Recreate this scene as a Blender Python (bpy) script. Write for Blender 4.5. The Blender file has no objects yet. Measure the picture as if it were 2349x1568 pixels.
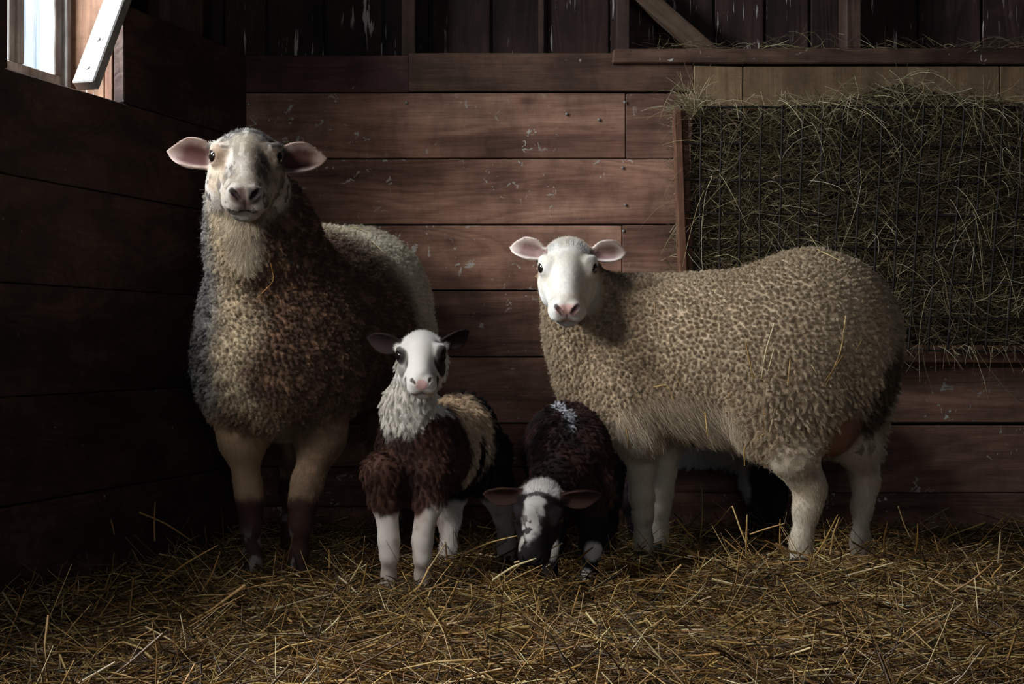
import bpy, math, random
import numpy as np
from mathutils import Vector, Matrix
from mathutils.kdtree import KDTree

QUICK = False                                  # True leaves the hair off for a fast look while working
random.seed(7)
rng = np.random.default_rng(11)
scene = bpy.context.scene
COL = scene.collection

# ------------------------------------------------------------------ camera
F_PX, W_PX, H_PX = 3460.0, 2349.0, 1568.0
CAM_D, CAM_H, HORIZON = 4.2, 0.52, 790.0
cd = bpy.data.cameras.new('camera'); cam = bpy.data.objects.new('camera', cd); COL.objects.link(cam)
cam.location = (0, -CAM_D, CAM_H); cam.rotation_euler = (math.pi / 2, 0, 0)
cd.sensor_width = 36.0; cd.lens = F_PX / W_PX * 36.0
cd.shift_y = (HORIZON - H_PX / 2) / W_PX
cd.clip_start = 0.05
scene.camera = cam

def W(px, py, D):
    """a measured place in the barn: image column, row and distance from the camera plane"""
    return np.array([(px - W_PX / 2) * D / F_PX, D - CAM_D, CAM_H + (HORIZON - py) * D / F_PX])

# ------------------------------------------------------------------ world, light, exposure
world = bpy.data.worlds.new('overcast_sky'); scene.world = world; world.use_nodes = True
bg = world.node_tree.nodes['Background']
bg.inputs['Color'].default_value = (0.80, 0.90, 1.0, 1); bg.inputs['Strength'].default_value = 0.85

def area(name, loc, target, sx, sy, energy, color, spread=180):
    l = bpy.data.lights.new(name, 'AREA'); l.shape = 'RECTANGLE'; l.size = sx; l.size_y = sy
    l.energy = energy; l.color = color; l.spread = math.radians(spread)
    o = bpy.data.objects.new(name, l); COL.objects.link(o); o.location = loc
    o.rotation_euler = (Vector(target) - Vector(loc)).to_track_quat('-Z', 'Y').to_euler()
    return o
# added front-left fill, let in by an unseen hatch cut into the left wall
area('front_left_fill', (-2.90, -3.95, 2.45), (0.2, -0.6, 0.5), 1.3, 1.2, 165, (1.0, 0.97, 0.93), 150)
# daylight through the sash window that is in view
def left_wall(t, out, z): return (-0.74 - 0.272 * t - 0.962 * out, -0.962 * t + 0.272 * out, z)
area('window_daylight', left_wall(1.26, 0.62, 1.95), left_wall(0.6, -0.7, 0.75), 0.75, 0.8, 168, (0.95, 0.975, 1.0), 150)
# faint frontal fill lamp, added far behind the camera
area('rear_fill', (0.5, -7.4, 1.6), (0.2, 0, 0.6), 1.6, 1.8, 17, (0.86, 0.92, 1.0), 160)

vs = scene.view_settings
vs.view_transform = 'Standard'; vs.look = 'None'; vs.gamma = 1.0; vs.use_curve_mapping = False
vs.exposure = 0.12
scene.display_settings.display_device = 'sRGB'
scene.cycles.use_denoising = True
scene.cycles.max_bounces = 4; scene.cycles.diffuse_bounces = 2; scene.cycles.glossy_bounces = 1; scene.cycles.transparent_max_bounces = 6
scene.cycles.caustics_reflective = False; scene.cycles.caustics_refractive = False
scene.cycles.use_adaptive_sampling = True; scene.cycles.adaptive_threshold = 0.10; scene.cycles.adaptive_min_samples = 20
world.cycles.sampling_method = 'NONE'

# ------------------------------------------------------------------ numpy helpers
def lin(r, g=None, b=None):
    c = np.array([r, r if g is None else g, r if b is None else b], float) / 255.0
    return np.where(c <= 0.04045, c / 12.92, ((c + 0.055) / 1.055) ** 2.4)

def _hash(i, j, k, seed):
    h = (i * 374761393 + j * 668265263 + k * 2147483647 + seed * 1274126177) & 0xFFFFFFFF
    h = ((h ^ (h >> 13)) * 1274126177) & 0xFFFFFFFF
    h = ((h ^ (h >> 16)) * 2246822519) & 0xFFFFFFFF
    return ((h ^ (h >> 15)) & 0xFFFFFF) / float(0xFFFFFF)

def vnoise(p, scale=1.0, seed=0):
    q = np.asarray(p, float) * scale
    i = np.floor(q).astype(np.int64); f = q - i; f = f * f * (3 - 2 * f)
    out = 0
    for dx in (0, 1):
        for dy in (0, 1):
            for dz in (0, 1):
                w = (f[..., 0] if dx else 1 - f[..., 0]) * (f[..., 1] if dy else 1 - f[..., 1]) * (f[..., 2] if dz else 1 - f[..., 2])
                out = out + w * _hash(i[..., 0] + dx, i[..., 1] + dy, i[..., 2] + dz, seed)
    return out

def fbm(p, scale=1.0, seed=0, octaves=4):
    p = np.asarray(p, float); a, s, t = 0.5, 0.0, 0.0
    for o in range(octaves):
        s = s + a * vnoise(p, scale * 2 ** o, seed + o * 17); t += a; a *= 0.5
    return s / t

def sstep(a, b, x):
    t = np.clip((x - a) / (b - a), 0, 1); return t * t * (3 - 2 * t)

def mixc(a, b, w):
    return a + (b - a) * np.asarray(w)[..., None]

def rot(rx=0, ry=0, rz=0):
    m = Matrix.Rotation(math.radians(rz), 3, 'Z') @ Matrix.Rotation(math.radians(ry), 3, 'Y') @ Matrix.Rotation(math.radians(rx), 3, 'X')
    return np.array(m)

# ------------------------------------------------------------------ object helpers
def tag(o, label=None, cat=None, group=None, kind=None):
    if label: o['label'] = label
    if cat: o['category'] = cat
    if group: o['group'] = group
    if kind: o['kind'] = kind
    return o

def empty(name, loc=(0, 0, 0)):
    o = bpy.data.objects.new(name, None); COL.objects.link(o); o.location = loc; o.empty_display_size = 0.1
    return o

def np_mesh(name, verts, faces, mat=None, cols=None, smooth=True, parent=None, loc=(0, 0, 0)):
    """faces: (n, k) int array, all of one size"""
    verts = np.asarray(verts, np.float32); faces = np.asarray(faces, np.int32)
    me = bpy.data.meshes.new(name); n, k = faces.shape
    me.vertices.add(len(verts)); me.vertices.foreach_set('co', verts.ravel())
    me.loops.add(n * k); me.loops.foreach_set('vertex_index', faces.ravel())
    me.polygons.add(n); me.polygons.foreach_set('loop_start', np.arange(0, n * k, k, dtype=np.int32))
    me.polygons.foreach_set('loop_total', np.full(n, k, np.int32))
    me.polygons.foreach_set('use_smooth', np.full(n, smooth, bool))
    if cols is not None:
        a = me.color_attributes.new('Col', 'FLOAT_COLOR', 'POINT')
        c = np.ones((len(verts), 4), np.float32); c[:, :3] = cols
        a.data.foreach_set('color', c.ravel())
    me.update(calc_edges=True); me.validate()
    if mat: me.materials.append(mat)
    o = bpy.data.objects.new(name, me); COL.objects.link(o); o.location = loc
    if parent: o.parent = parent
    return o

BOXF = np.array([[0, 1, 3, 2], [4, 6, 7, 5], [0, 4, 5, 1], [2, 3, 7, 6], [0, 2, 6, 4], [1, 5, 7, 3]])
def box_verts(lo, hi):
    return np.array([[x, y, z] for x in (lo[0], hi[0]) for y in (lo[1], hi[1]) for z in (lo[2], hi[2])], float)

def bevel_box(name, lo, hi, mat, parent=None, bev=0.003, jit=0.0, M=None, kind=None, prism=None):
    """a plank: a box with chamfered edges; M is a 4x4 from plank space to the barn"""
    import bmesh
    bm = bmesh.new()
    vs_ = [bm.verts.new(v + rng.normal(0, jit, 3) if jit else v) for v in box_verts(lo, hi)] if prism is None else [bm.verts.new(v) for v in prism]
    for f in BOXF: bm.faces.new([vs_[i] for i in f])
    bmesh.ops.recalc_face_normals(bm, faces=bm.faces)
    if bev: bmesh.ops.bevel(bm, geom=list(bm.edges), offset=bev, segments=1, affect='EDGES')
    if M is not None: bmesh.ops.transform(bm, matrix=M, verts=bm.verts)
    me = bpy.data.meshes.new(name); bm.to_mesh(me); bm.free(); me.materials.append(mat)
    o = bpy.data.objects.new(name, me); COL.objects.link(o)
    if parent: o.parent = parent
    if kind: o['kind'] = kind
    return o

# ------------------------------------------------------------------ materials
def new_mat(name):
    m = bpy.data.materials.new(name); m.use_nodes = True
    nt = m.node_tree; return m, nt, nt.nodes['Principled BSDF']

def N(nt, t, **kw):
    n = nt.nodes.new(t)
    for k, v in kw.items():
        if k in n.inputs.keys(): n.inputs[k].default_value = v
        else: setattr(n, k, v)
    return n

def ramp(nt, stops, src):
    r = nt.nodes.new('ShaderNodeValToRGB'); e = r.color_ramp.elements
    while len(e) < len(stops): e.new(0.5)
    for el, (p, c) in zip(e, stops):
        el.position = p; el.color = (*c, 1) if len(c) == 3 else c
    nt.links.new(src, r.inputs[0]); return r

def mixrgb(nt, a, b, fac, mode='MIX'):
    m = nt.nodes.new('ShaderNodeMix'); m.data_type = 'RGBA'; m.blend_type = mode
    for s, v in ((0, fac), (6, a), (7, b)):
        if hasattr(v, 'links'): nt.links.new(v, m.inputs[s])
        else: m.inputs[s].default_value = v if s == 0 else (*v, 1)
    return m.outputs[2]

def wood(name, dark, mid, light, axis='X', fleck=0.0, fleckcol=(0.5, 0.46, 0.4), grain=1.0, rough=0.75, streak=False, bumpk=0.35, spec=0.25, knots=True):
    """weathered board; the grain runs along AXIS of the barn, each board its own piece of tree"""
    m, nt, b = new_mat(name)
    tc = N(nt, 'ShaderNodeTexCoord'); oi = N(nt, 'ShaderNodeObjectInfo')
    mul = N(nt, 'ShaderNodeMath', operation='MULTIPLY'); nt.links.new(oi.outputs['Random'], mul.inputs[0]); mul.inputs[1].default_value = 37.0
    add = N(nt, 'ShaderNodeVectorMath', operation='ADD'); nt.links.new(tc.outputs['Object'], add.inputs[0]); nt.links.new(mul.outputs[0], add.inputs[1])
    def mapped(long, across):
        mp = N(nt, 'ShaderNodeMapping'); s = [across] * 3; s['XYZ'.index(axis)] = long
        mp.inputs['Scale'].default_value = s; nt.links.new(add.outputs[0], mp.inputs['Vector']); return mp.outputs[0]
    n1 = N(nt, 'ShaderNodeTexNoise', Scale=1.0, Detail=5.0, Roughness=0.6, Distortion=0.6); nt.links.new(mapped(1.2, 9.0), n1.inputs['Vector'])
    # rings: bands of a stretched noise field, like flat-sawn cathedral grain
    n2 = N(nt, 'ShaderNodeTexNoise', Scale=1.0, Detail=2.0, Roughness=0.45, Distortion=0.35); nt.links.new(mapped(1.0, 6.0), n2.inputs['Vector'])
    rm = N(nt, 'ShaderNodeMath', operation='MULTIPLY'); nt.links.new(n2.outputs['Fac'], rm.inputs[0]); rm.inputs[1].default_value = 95.0 * grain
    sn = N(nt, 'ShaderNodeMath', operation='SINE'); nt.links.new(rm.outputs[0], sn.inputs[0])
    r2 = N(nt, 'ShaderNodeMapRange'); nt.links.new(sn.outputs[0], r2.inputs['Value'])
    r2.inputs['From Min'].default_value = -1; r2.inputs['From Max'].default_value = 1
    n3 = N(nt, 'ShaderNodeTexNoise', Scale=1.0, Detail=6.0, Roughness=0.7); nt.links.new(mapped(9.0, 220.0), n3.inputs['Vector'])
    n4 = N(nt, 'ShaderNodeTexNoise', Scale=5.0, Detail=6.0, Roughness=0.65); nt.links.new(add.outputs[0], n4.inputs['Vector'])
    base = ramp(nt, [(0.30, dark), (0.5, mid), (0.72, light)], n1.outputs['Fac'])
    c = mixrgb(nt, base.outputs[0], dark, 0.0, 'MIX')
    rr = ramp(nt, [(0.0, (0.62, 0.6, 0.58)), (0.6, (1.0, 1.0, 1.0))], r2.outputs[0])
    c = mixrgb(nt, base.outputs[0], rr.outputs[0], 0.55, 'MULTIPLY')
    fr = ramp(nt, [(0.3, (0.55, 0.53, 0.52)), (0.62, (1.15, 1.15, 1.15))], n3.outputs['Fac'])
    c = mixrgb(nt, c, fr.outputs[0], 0.65, 'MULTIPLY')
    st = ramp(nt, [(0.32, (0.45, 0.42, 0.42)), (0.55, (1.0, 1.0, 1.0)), (0.8, (1.25, 1.2, 1.15))], n4.outputs['Fac'])
    c = mixrgb(nt, c, st.outputs[0], 0.8, 'MULTIPLY')
    if knots:
        vo = N(nt, 'ShaderNodeTexVoronoi', Scale=1.0); nt.links.new(mapped(2.6, 5.2), vo.inputs['Vector'])
        kn = ramp(nt, [(0.035, (0.30, 0.24, 0.22)), (0.09, (0.75, 0.72, 0.7)), (0.16, (1.0, 1.0, 1.0))], vo.outputs['Distance'])
        c = mixrgb(nt, c, kn.outputs[0], 0.85, 'MULTIPLY')
        sc_ = N(nt, 'ShaderNodeTexNoise', Scale=1.0, Detail=5.0, Roughness=0.75); nt.links.new(mapped(22.0, 9.0), sc_.inputs['Vector'])
        sr = ramp(nt, [(0.34, (0.62, 0.58, 0.56)), (0.5, (1.0, 1.0, 1.0)), (0.68, (1.22, 1.16, 1.1))], sc_.outputs['Fac'])
        c = mixrgb(nt, c, sr.outputs[0], 0.5, 'MULTIPLY')
    # each board a little lighter or darker
    br = N(nt, 'ShaderNodeMapRange'); nt.links.new(oi.outputs['Random'], br.inputs['Value']); br.inputs['To Min'].default_value = 0.72; br.inputs['To Max'].default_value = 1.18
    cmb = N(nt, 'ShaderNodeCombineColor')
    for k in range(3): nt.links.new(br.outputs[0], cmb.inputs[k])
    c = mixrgb(nt, c, cmb.outputs[0], 1.0, 'MULTIPLY')
    if fleck:
        if streak: nf = N(nt, 'ShaderNodeTexNoise', Scale=1.0, Detail=3.0, Roughness=0.6); nt.links.new(mapped(7.0, 75.0), nf.inputs['Vector'])
        else: nf = N(nt, 'ShaderNodeTexNoise', Scale=36.0, Detail=3.0, Roughness=0.65, Distortion=0.8); nt.links.new(add.outputs[0], nf.inputs['Vector'])
        f = ramp(nt, [(fleck, (0, 0, 0)), (fleck + 0.025, (1, 1, 1))], nf.outputs['Fac'])
        ng = N(nt, 'ShaderNodeTexNoise', Scale=3.2, Detail=2.0); nt.links.new(add.outputs[0], ng.inputs['Vector'])
        g = ramp(nt, [(0.50, (0, 0, 0)), (0.58, (1, 1, 1))], ng.outputs['Fac'])
        mm = mixrgb(nt, f.outputs[0], g.outputs[0], 1.0, 'MULTIPLY')
        c = mixrgb(nt, c, fleckcol, mm)
    nt.links.new(c, b.inputs['Base Color'])
    b.inputs['Roughness'].default_value = rough; b.inputs['Specular IOR Level'].default_value = spec
    bh = mixrgb(nt, r2.outputs[0], n3.outputs['Fac'], 0.6)
    bp = N(nt, 'ShaderNodeBump', Strength=bumpk, Distance=0.004); nt.links.new(bh, bp.inputs['Height']); nt.links.new(bp.outputs[0], b.inputs['Normal'])
    return m

M_BOARD = wood('red_brown_boards', lin(92, 65, 54), lin(144, 105, 87), lin(176, 136, 114), 'X', fleck=0.628)
M_PLUM = wood('dark_red_boards', lin(50, 34, 34), lin(82, 54, 50), lin(100, 70, 62), 'X', fleck=0.74)
M_PLATE = wood('brown_top_board', lin(60, 43, 35), lin(94, 69, 55), lin(124, 94, 76), 'X', fleck=0.66, grain=0.6)
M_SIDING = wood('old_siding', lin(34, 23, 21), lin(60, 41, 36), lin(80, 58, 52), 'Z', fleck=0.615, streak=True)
M_STUD = wood('stud_wood', lin(58, 42, 36), lin(86, 64, 54), lin(108, 84, 70), 'Z')
M_BRACE = wood('brace_wood', lin(80, 62, 50), lin(110, 87, 70), lin(134, 108, 88), 'Z', grain=0.7)
M_PLY = wood('pale_plywood', lin(116, 92, 68), lin(142, 113, 84), lin(160, 130, 98), 'Z', grain=0.5, bumpk=0.15)
M_RACK = wood('rack_timber', lin(90, 60, 46), lin(124, 86, 66), lin(150, 108, 86), 'Z')
M_ROOF = wood('dark_roof_boards', lin(40, 32, 30), lin(56, 46, 42), lin(70, 58, 52), 'X')
M_PALE = wood('whitewashed_wood', lin(126, 120, 112), lin(170, 166, 160), lin(198, 195, 190), 'Z', grain=0.7, bumpk=0.2)
M_JAMB = wood('fresh_jamb_wood', lin(96, 68, 50), lin(128, 94, 72), lin(150, 116, 92), 'Z', fleck=0.60, fleckcol=(0.8, 0.85, 0.85), streak=True, grain=0.8)

def vcol_mat(name, rough=0.6, spec=0.3, noise=0.0, sheen=0.0, trans=0.0):
    m, nt, b = new_mat(name)
    a = N(nt, 'ShaderNodeAttribute', attribute_name='Col')
    nt.links.new(a.outputs['Color'], b.inputs['Base Color'])
    b.inputs['Roughness'].default_value = rough; b.inputs['Specular IOR Level'].default_value = spec
    return m
M_SKIN = vcol_mat('coat', 0.75, 0.15)
M_HAIR = vcol_mat('hair', 0.65, 0.12)
M_STRAW = vcol_mat('straw', 0.42, 0.45)
M_HAY = vcol_mat('hay', 0.6, 0.25)
m, nt, b = new_mat('eye'); M_EYE = m
b.inputs['Base Color'].default_value = (0.012, 0.008, 0.006, 1); b.inputs['Roughness'].default_value = 0.06; b.inputs['Specular IOR Level'].default_value = 0.7
m, nt, b = new_mat('dark_wire'); M_WIRE = m
nz = N(nt, 'ShaderNodeTexNoise', Scale=60.0, Detail=3.0)
nt.links.new(ramp(nt, [(0.4, lin(34, 33, 32)), (0.65, lin(66, 56, 50))], nz.outputs['Fac']).outputs[0], b.inputs['Base Color'])
b.inputs['Metallic'].default_value = 0.5; b.inputs['Roughness'].default_value = 0.55
m, nt, b = new_mat('nail_steel'); M_NAIL = m
b.inputs['Base Color'].default_value = (*lin(150, 146, 140), 1); b.inputs['Roughness'].default_value = 0.5; b.inputs['Metallic'].default_value = 0.6
m, nt, b = new_mat('litter_floor'); M_LITTER = m
tc = N(nt, 'ShaderNodeTexCoord')
nz = N(nt, 'ShaderNodeTexNoise', Scale=40.0, Detail=6.0, Roughness=0.7); nt.links.new(tc.outputs['Object'], nz.inputs['Vector'])
nt.links.new(ramp(nt, [(0.35, lin(44, 32, 20)), (0.7, lin(100, 78, 46))], nz.outputs['Fac']).outputs[0], b.inputs['Base Color'])
b.inputs['Roughness'].default_value = 0.9
bp = N(nt, 'ShaderNodeBump', Strength=0.8, Distance=0.01); nt.links.new(nz.outputs['Fac'], bp.inputs['Height']); nt.links.new(bp.outputs[0], b.inputs['Normal'])
# dusty window glass: light passes, softly scattered
m, nt, b = new_mat('dusty_glass'); M_GLASS = m
nt.nodes.remove(b); out = nt.nodes['Material Output']
tr = N(nt, 'ShaderNodeBsdfTransparent'); tl = N(nt, 'ShaderNodeBsdfTranslucent'); gl = N(nt, 'ShaderNodeBsdfGlossy', Roughness=0.1)
tc = N(nt, 'ShaderNodeTexCoord'); mp = N(nt, 'ShaderNodeMapping'); mp.inputs['Scale'].default_value = (90, 90, 5); nt.links.new(tc.outputs['Object'], mp.inputs['Vector'])
nz = N(nt, 'ShaderNodeTexNoise', Scale=1.0, Detail=4.0); nt.links.new(mp.outputs[0], nz.inputs['Vector'])
rp = ramp(nt, [(0.34, (0.55, 0.64, 0.70)), (0.46, (0.93, 0.96, 0.98))], nz.outputs['Fac'])
nt.links.new(rp.outputs[0], tr.inputs['Color']); nt.links.new(rp.outputs[0], tl.inputs['Color'])
ms = N(nt, 'ShaderNodeMixShader'); ms.inputs[0].default_value = 0.02; nt.links.new(tr.outputs[0], ms.inputs[1]); nt.links.new(tl.outputs[0], ms.inputs[2])
ms2 = N(nt, 'ShaderNodeMixShader'); ms2.inputs[0].default_value = 0.06; nt.links.new(ms.outputs[0], ms2.inputs[1]); nt.links.new(gl.outputs[0], ms2.inputs[2])
nt.links.new(ms2.outputs[0], out.inputs['Surface'])

# ================================================================== THE BARN
def struct(name):
    return tag(empty(name), kind='structure')

# ---- floor: the packed litter under the straw
def ground(x, y):
    """height of the bedding surface"""
    p = np.stack([x, y, np.zeros_like(x)], -1)
    h = 0.030 * (fbm(p, 3.0, 3, 3) - 0.5) + 0.012 * (fbm(p, 14.0, 5, 2) - 0.5)
    def g(cx, cy, sx, sy, a): return a * np.exp(-((x - cx) / sx) ** 2 - ((y - cy) / sy) ** 2)
    h = h + g(0.02, -1.13, 0.30, 0.10, 0.022) + g(0.66, -0.90, 0.22, 0.10, 0.035) + g(1.0, -0.75, 0.4, 0.15, 0.02) + g(-0.6, -1.0, 0.35, 0.15, 0.0)
    h = h + 0.05 * sstep(-0.25, 0.0, y) * 0.6 - 0.012
    return h
gx = np.linspace(-2.3, 2.7, 150); gy = np.linspace(-4.6, 0.02, 140)
GX, GY = np.meshgrid(gx, gy, indexing='ij'); GZ = ground(GX, GY) - 0.012
idx = np.arange(GX.size).reshape(GX.shape)
q = np.stack([idx[:-1, :-1], idx[1:, :-1], idx[1:, 1:], idx[:-1, 1:]], -1).reshape(-1, 4)
fl = np_mesh('floor', np.stack([GX, GY, GZ], -1).reshape(-1, 3), q, M_LITTER); fl['kind'] = 'structure'
fl2 = bevel_box('floor_slab', (-3, -8.2, -0.16), (3, 0.3, -0.09), M_LITTER, bev=0); fl2['kind'] = 'structure'

# ---- back wall: horizontal boards up to the plate, open studs and upright siding above
wb = struct('wall_back')
ZW = lambda py: CAM_H + (HORIZON - py) * CAM_D / F_PX       # height on the back wall
XW = lambda px: (px - W_PX / 2) * CAM_D / F_PX
XR, XC = 2.55, -0.78
GAP = 0.0035
def wall_board(x0, x1, py0, py1, mat=M_BOARD, y=0.0, name='wall_board', proud=0.0, tilt=0.0):
    z1, z0 = ZW(py0) - GAP / 2, ZW(py1) + GAP / 2
    o = bevel_box(name, (x0 + GAP / 4, y - proud, z0), (x1 - GAP / 4, y + 0.028, z1), mat, wb, bev=0.0022, jit=0.0009)
    return o
# row limits left part / right part (the rows step at the stud behind the ewe's head)
rows = [(213, 364), (364, 515), (515, 666), (666, 818), (818, 970)]
wall_board(XC, XW(938), 125, 213, M_PLUM, proud=0.0)
wall_board(XW(938), XW(1590), 121, 211, M_PLATE, proud=0.006)
cuts = {0: [XW(1435)], 1: [XW(520)], 2: [XW(1427)], 3: [XW(700)], 4: [XW(1840)]}
for r, (a, c) in enumerate(rows):
    xs = [XC] + cuts[r] + [XR]
    for i in range(len(xs) - 1): wall_board(xs[i], xs[i + 1], a, c, M_BOARD, proud=rng.uniform(0, 0.004))
for (x0, x1, a, c) in ((XC, XW(1432), 970, 1070), (XC, XW(1432), 1070, 1160), (XC, XW(1432), 1160, 1290),
                       (XW(1432), XR, 974, 1130), (XW(1432), XW(1612), 1127, 1290), (XW(1612), XR, 1130, 1290)):
    wall_board(x0, x1, a, c, M_BOARD, proud=rng.uniform(0, 0.004))
# pale plywood behind the hay rack, three sheets
for x0, x1 in ((XW(1590), XW(1703)), (XW(1703), XW(2290)), (XW(2290), XR)):
    wall_board(x0, x1, 152, 250, M_PLY, proud=0.014, name='plywood_strip')
# heavy plate above it
bevel_box('top_plate', (XW(1405), -0.020, ZW(150)), (XR, 0.06, ZW(112)), M_PLATE, wb, bev=0.004, jit=0.002)
bevel_box('sill_beam', (XC, 0.029, ZW(160)), (XR, 0.13, ZW(128)), M_PLATE, wb, bev=0.003)
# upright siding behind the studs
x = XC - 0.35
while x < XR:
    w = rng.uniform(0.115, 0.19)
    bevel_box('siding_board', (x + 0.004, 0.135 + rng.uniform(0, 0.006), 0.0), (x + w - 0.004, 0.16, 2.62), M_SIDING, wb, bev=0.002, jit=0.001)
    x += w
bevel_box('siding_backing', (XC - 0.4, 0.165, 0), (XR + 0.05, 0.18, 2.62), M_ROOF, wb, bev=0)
for px, w in ((445, 32), (935, 30), (1432, 32), (1965, 36)):
    bevel_box('stud', (XW(px - w / 2), 0.03, ZW(128)), (XW(px + w / 2), 0.134, 2.6), M_STUD, wb, bev=0.003, jit=0.001)
bevel_box('batten', (XW(1237), 0.118, ZW(128)), (XW(1250), 0.135, 2.6), M_STUD, wb, bev=0.001)
# diagonal brace running down to the plate
def beam(name, p0, p1, w, t, mat, parent, up=(0, 1, 0), bev=0.003):
    p0, p1 = Vector(p0), Vector(p1); d = p1 - p0; L = d.length; zax = d.normalized()
    yax = Vector(up); yax = (yax - zax * yax.dot(zax)).normalized(); xax = yax.cross(zax)
    M = Matrix((( xax.x, yax.x, zax.x, p0.x), (xax.y, yax.y, zax.y, p0.y), (xax.z, yax.z, zax.z, p0.z), (0, 0, 0, 1)))
    o = bevel_box(name, (-w / 2, -t / 2, 0), (w / 2, t / 2, L), mat, None, bev=bev)
    o.matrix_world = M
    o.parent = parent
    return o
p1 = W(1650, 118, 4.2); p0 = p1 + (W(1500, -10, 4.2) - p1) * 4.5
beam('brace', p1 + np.array([0.02, 0.06, -0.03]), p0 + np.array([0, 0.06, 0]), 0.052, 0.045, M_BRACE, wb)

# ---- left wall: comes toward the camera, a little out of square
wl = struct('wall_left')
DT = np.array([0.272, 0.962]); TH = math.atan2(DT[1], DT[0])
# wall space: x = distance t from the back corner toward the camera, y = outward through the wall, z up
ML = Matrix(((-DT[0], -DT[1], 0, -0.74), (-DT[1], DT[0], 0, 0.0), (0, 0, 1, 0), (0, 0, 0, 1)))
def lbox(name, t0, t1, y0, y1, z0, z1, mat, bev=0.002, jit=0.001, parent=None):
    import bmesh
    o = bevel_box(name, (t0, y0, z0), (t1, y1, z1), mat, parent or wl, bev=bev, jit=jit, M=ML)
    bm = bmesh.new(); bm.from_mesh(o.data); bmesh.ops.recalc_face_normals(bm, faces=bm.faces); bm.to_mesh(o.data); bm.free()
    return o
WIN0, WIN1, SILL, PLATE = 0.655, 1.118, 1.091, 1.327
HT0, HT1, HZ0, HZ1 = 1.43, 3.30, 0.98, 1.68            # added hatch out of frame, sized to shape the front-left light
TN = 7.6
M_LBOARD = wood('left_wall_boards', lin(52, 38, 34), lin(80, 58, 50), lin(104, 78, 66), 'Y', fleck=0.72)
zs = [-0.1, 0.185, 0.412, 0.648, 0.872, SILL, PLATE, 1.56, 1.80, 2.05, 2.33, 2.62]
def lboard(t0, t1, z0, z1):
    """one board, sawn off where the window opening or the added hatch is"""
    if z1 > SILL + 0.01:
        if t0 < WIN1:
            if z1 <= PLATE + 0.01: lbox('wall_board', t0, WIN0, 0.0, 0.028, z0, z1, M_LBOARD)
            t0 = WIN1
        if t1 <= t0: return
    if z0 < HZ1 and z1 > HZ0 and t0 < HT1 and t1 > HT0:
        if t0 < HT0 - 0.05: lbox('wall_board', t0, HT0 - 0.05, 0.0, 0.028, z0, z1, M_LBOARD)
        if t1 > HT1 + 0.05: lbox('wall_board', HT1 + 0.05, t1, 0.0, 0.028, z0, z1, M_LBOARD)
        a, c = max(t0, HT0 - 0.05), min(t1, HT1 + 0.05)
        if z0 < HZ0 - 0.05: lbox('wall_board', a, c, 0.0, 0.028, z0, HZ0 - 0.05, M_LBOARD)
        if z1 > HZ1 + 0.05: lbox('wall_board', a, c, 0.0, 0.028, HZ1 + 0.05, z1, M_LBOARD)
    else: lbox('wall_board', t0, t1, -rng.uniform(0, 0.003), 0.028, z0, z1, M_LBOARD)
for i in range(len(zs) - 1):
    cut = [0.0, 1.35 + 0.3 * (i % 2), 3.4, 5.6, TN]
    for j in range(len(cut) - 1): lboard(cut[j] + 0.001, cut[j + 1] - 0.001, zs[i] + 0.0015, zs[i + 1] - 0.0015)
# the diagonal edge that cuts the opening's upper near corner
beamL = lambda name, a, c, w, t, mat, bev=0.003: beam(name, ML @ Vector(a), ML @ Vector(c), w, t, mat, wl, up=tuple((ML.to_3x3() @ Vector((0, 1, 0)))[:]), bev=bev)
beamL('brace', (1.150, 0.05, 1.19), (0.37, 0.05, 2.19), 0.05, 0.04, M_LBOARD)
# outer skin with the sash window, seen through the opening
OUT = 0.15
SW0, SW1, SWZ0, SWZ1 = 0.655, 1.37, 1.10, 2.15
for t0, t1, z0, z1 in ((-0.25, SW0, 0.0, 2.62), (SW1, HT0, 0.0, 2.62), (SW0, SW1, 0.0, SWZ0), (SW0, SW1, SWZ1, 2.62), (HT0, HT1, 0.0, HZ0), (HT0, HT1, HZ1, 2.62), (HT1, TN, 0, 2.62)):
    lbox('outer_siding', t0, t1, OUT + 0.02, OUT + 0.045, z0, z1, M_SIDING, bev=0, jit=0)
lbox('stud', WIN0 - 0.055, WIN0 + 0.002, 0.0295, 0.052, 0.9, 2.6, M_RACK)
lbox('stud', 0.20, 0.25, 0.03, OUT + 0.018, PLATE + 0.002, 2.6, M_STUD)
lbox('jamb_board', WIN0 - 0.02, WIN0, 0.053, OUT + 0.02, 0.95, 2.6, M_JAMB)
lbox('sill_board', WIN0, SW1 + 0.05, 0.029, OUT + 0.02, SILL - 0.04, SILL - 0.012, M_JAMB)
lbox('added_hatch_frame', HT0 - 0.05, HT0, 0.0, OUT + 0.05, HZ0 - 0.05, HZ1 + 0.05, M_STUD)  # borders the added light opening, out of view
lbox('added_hatch_frame', HT1, HT1 + 0.05, 0.0, OUT + 0.05, HZ0 - 0.05, HZ1 + 0.05, M_STUD)
lbox('added_hatch_frame', HT0, HT1, -0.01, OUT + 0.05, HZ0 - 0.05, HZ0, M_STUD)
lbox('added_hatch_frame', HT0, HT1, -0.01, OUT + 0.05, HZ1, HZ1 + 0.05, M_STUD)
w1 = struct('window_1')
def wbox(name, *a, **k): return lbox(name, *a, parent=w1, **k)
wbox('window_casing', 0.656, 0.679, OUT - 0.012, OUT + 0.06, 1.05, 2.3, M_PALE)
wbox('window_casing', SW1 - 0.03, SW1 + 0.03, OUT - 0.012, OUT + 0.06, 1.05, 2.3, M_PALE)
wbox('window_sill', 0.656, SW1 + 0.03, OUT - 0.012, OUT + 0.07, 1.05, 1.128, M_PALE)
wbox('window_head', 0.656, SW1 + 0.03, OUT - 0.012, OUT + 0.06, SWZ1, SWZ1 + 0.06, M_PALE)
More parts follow.
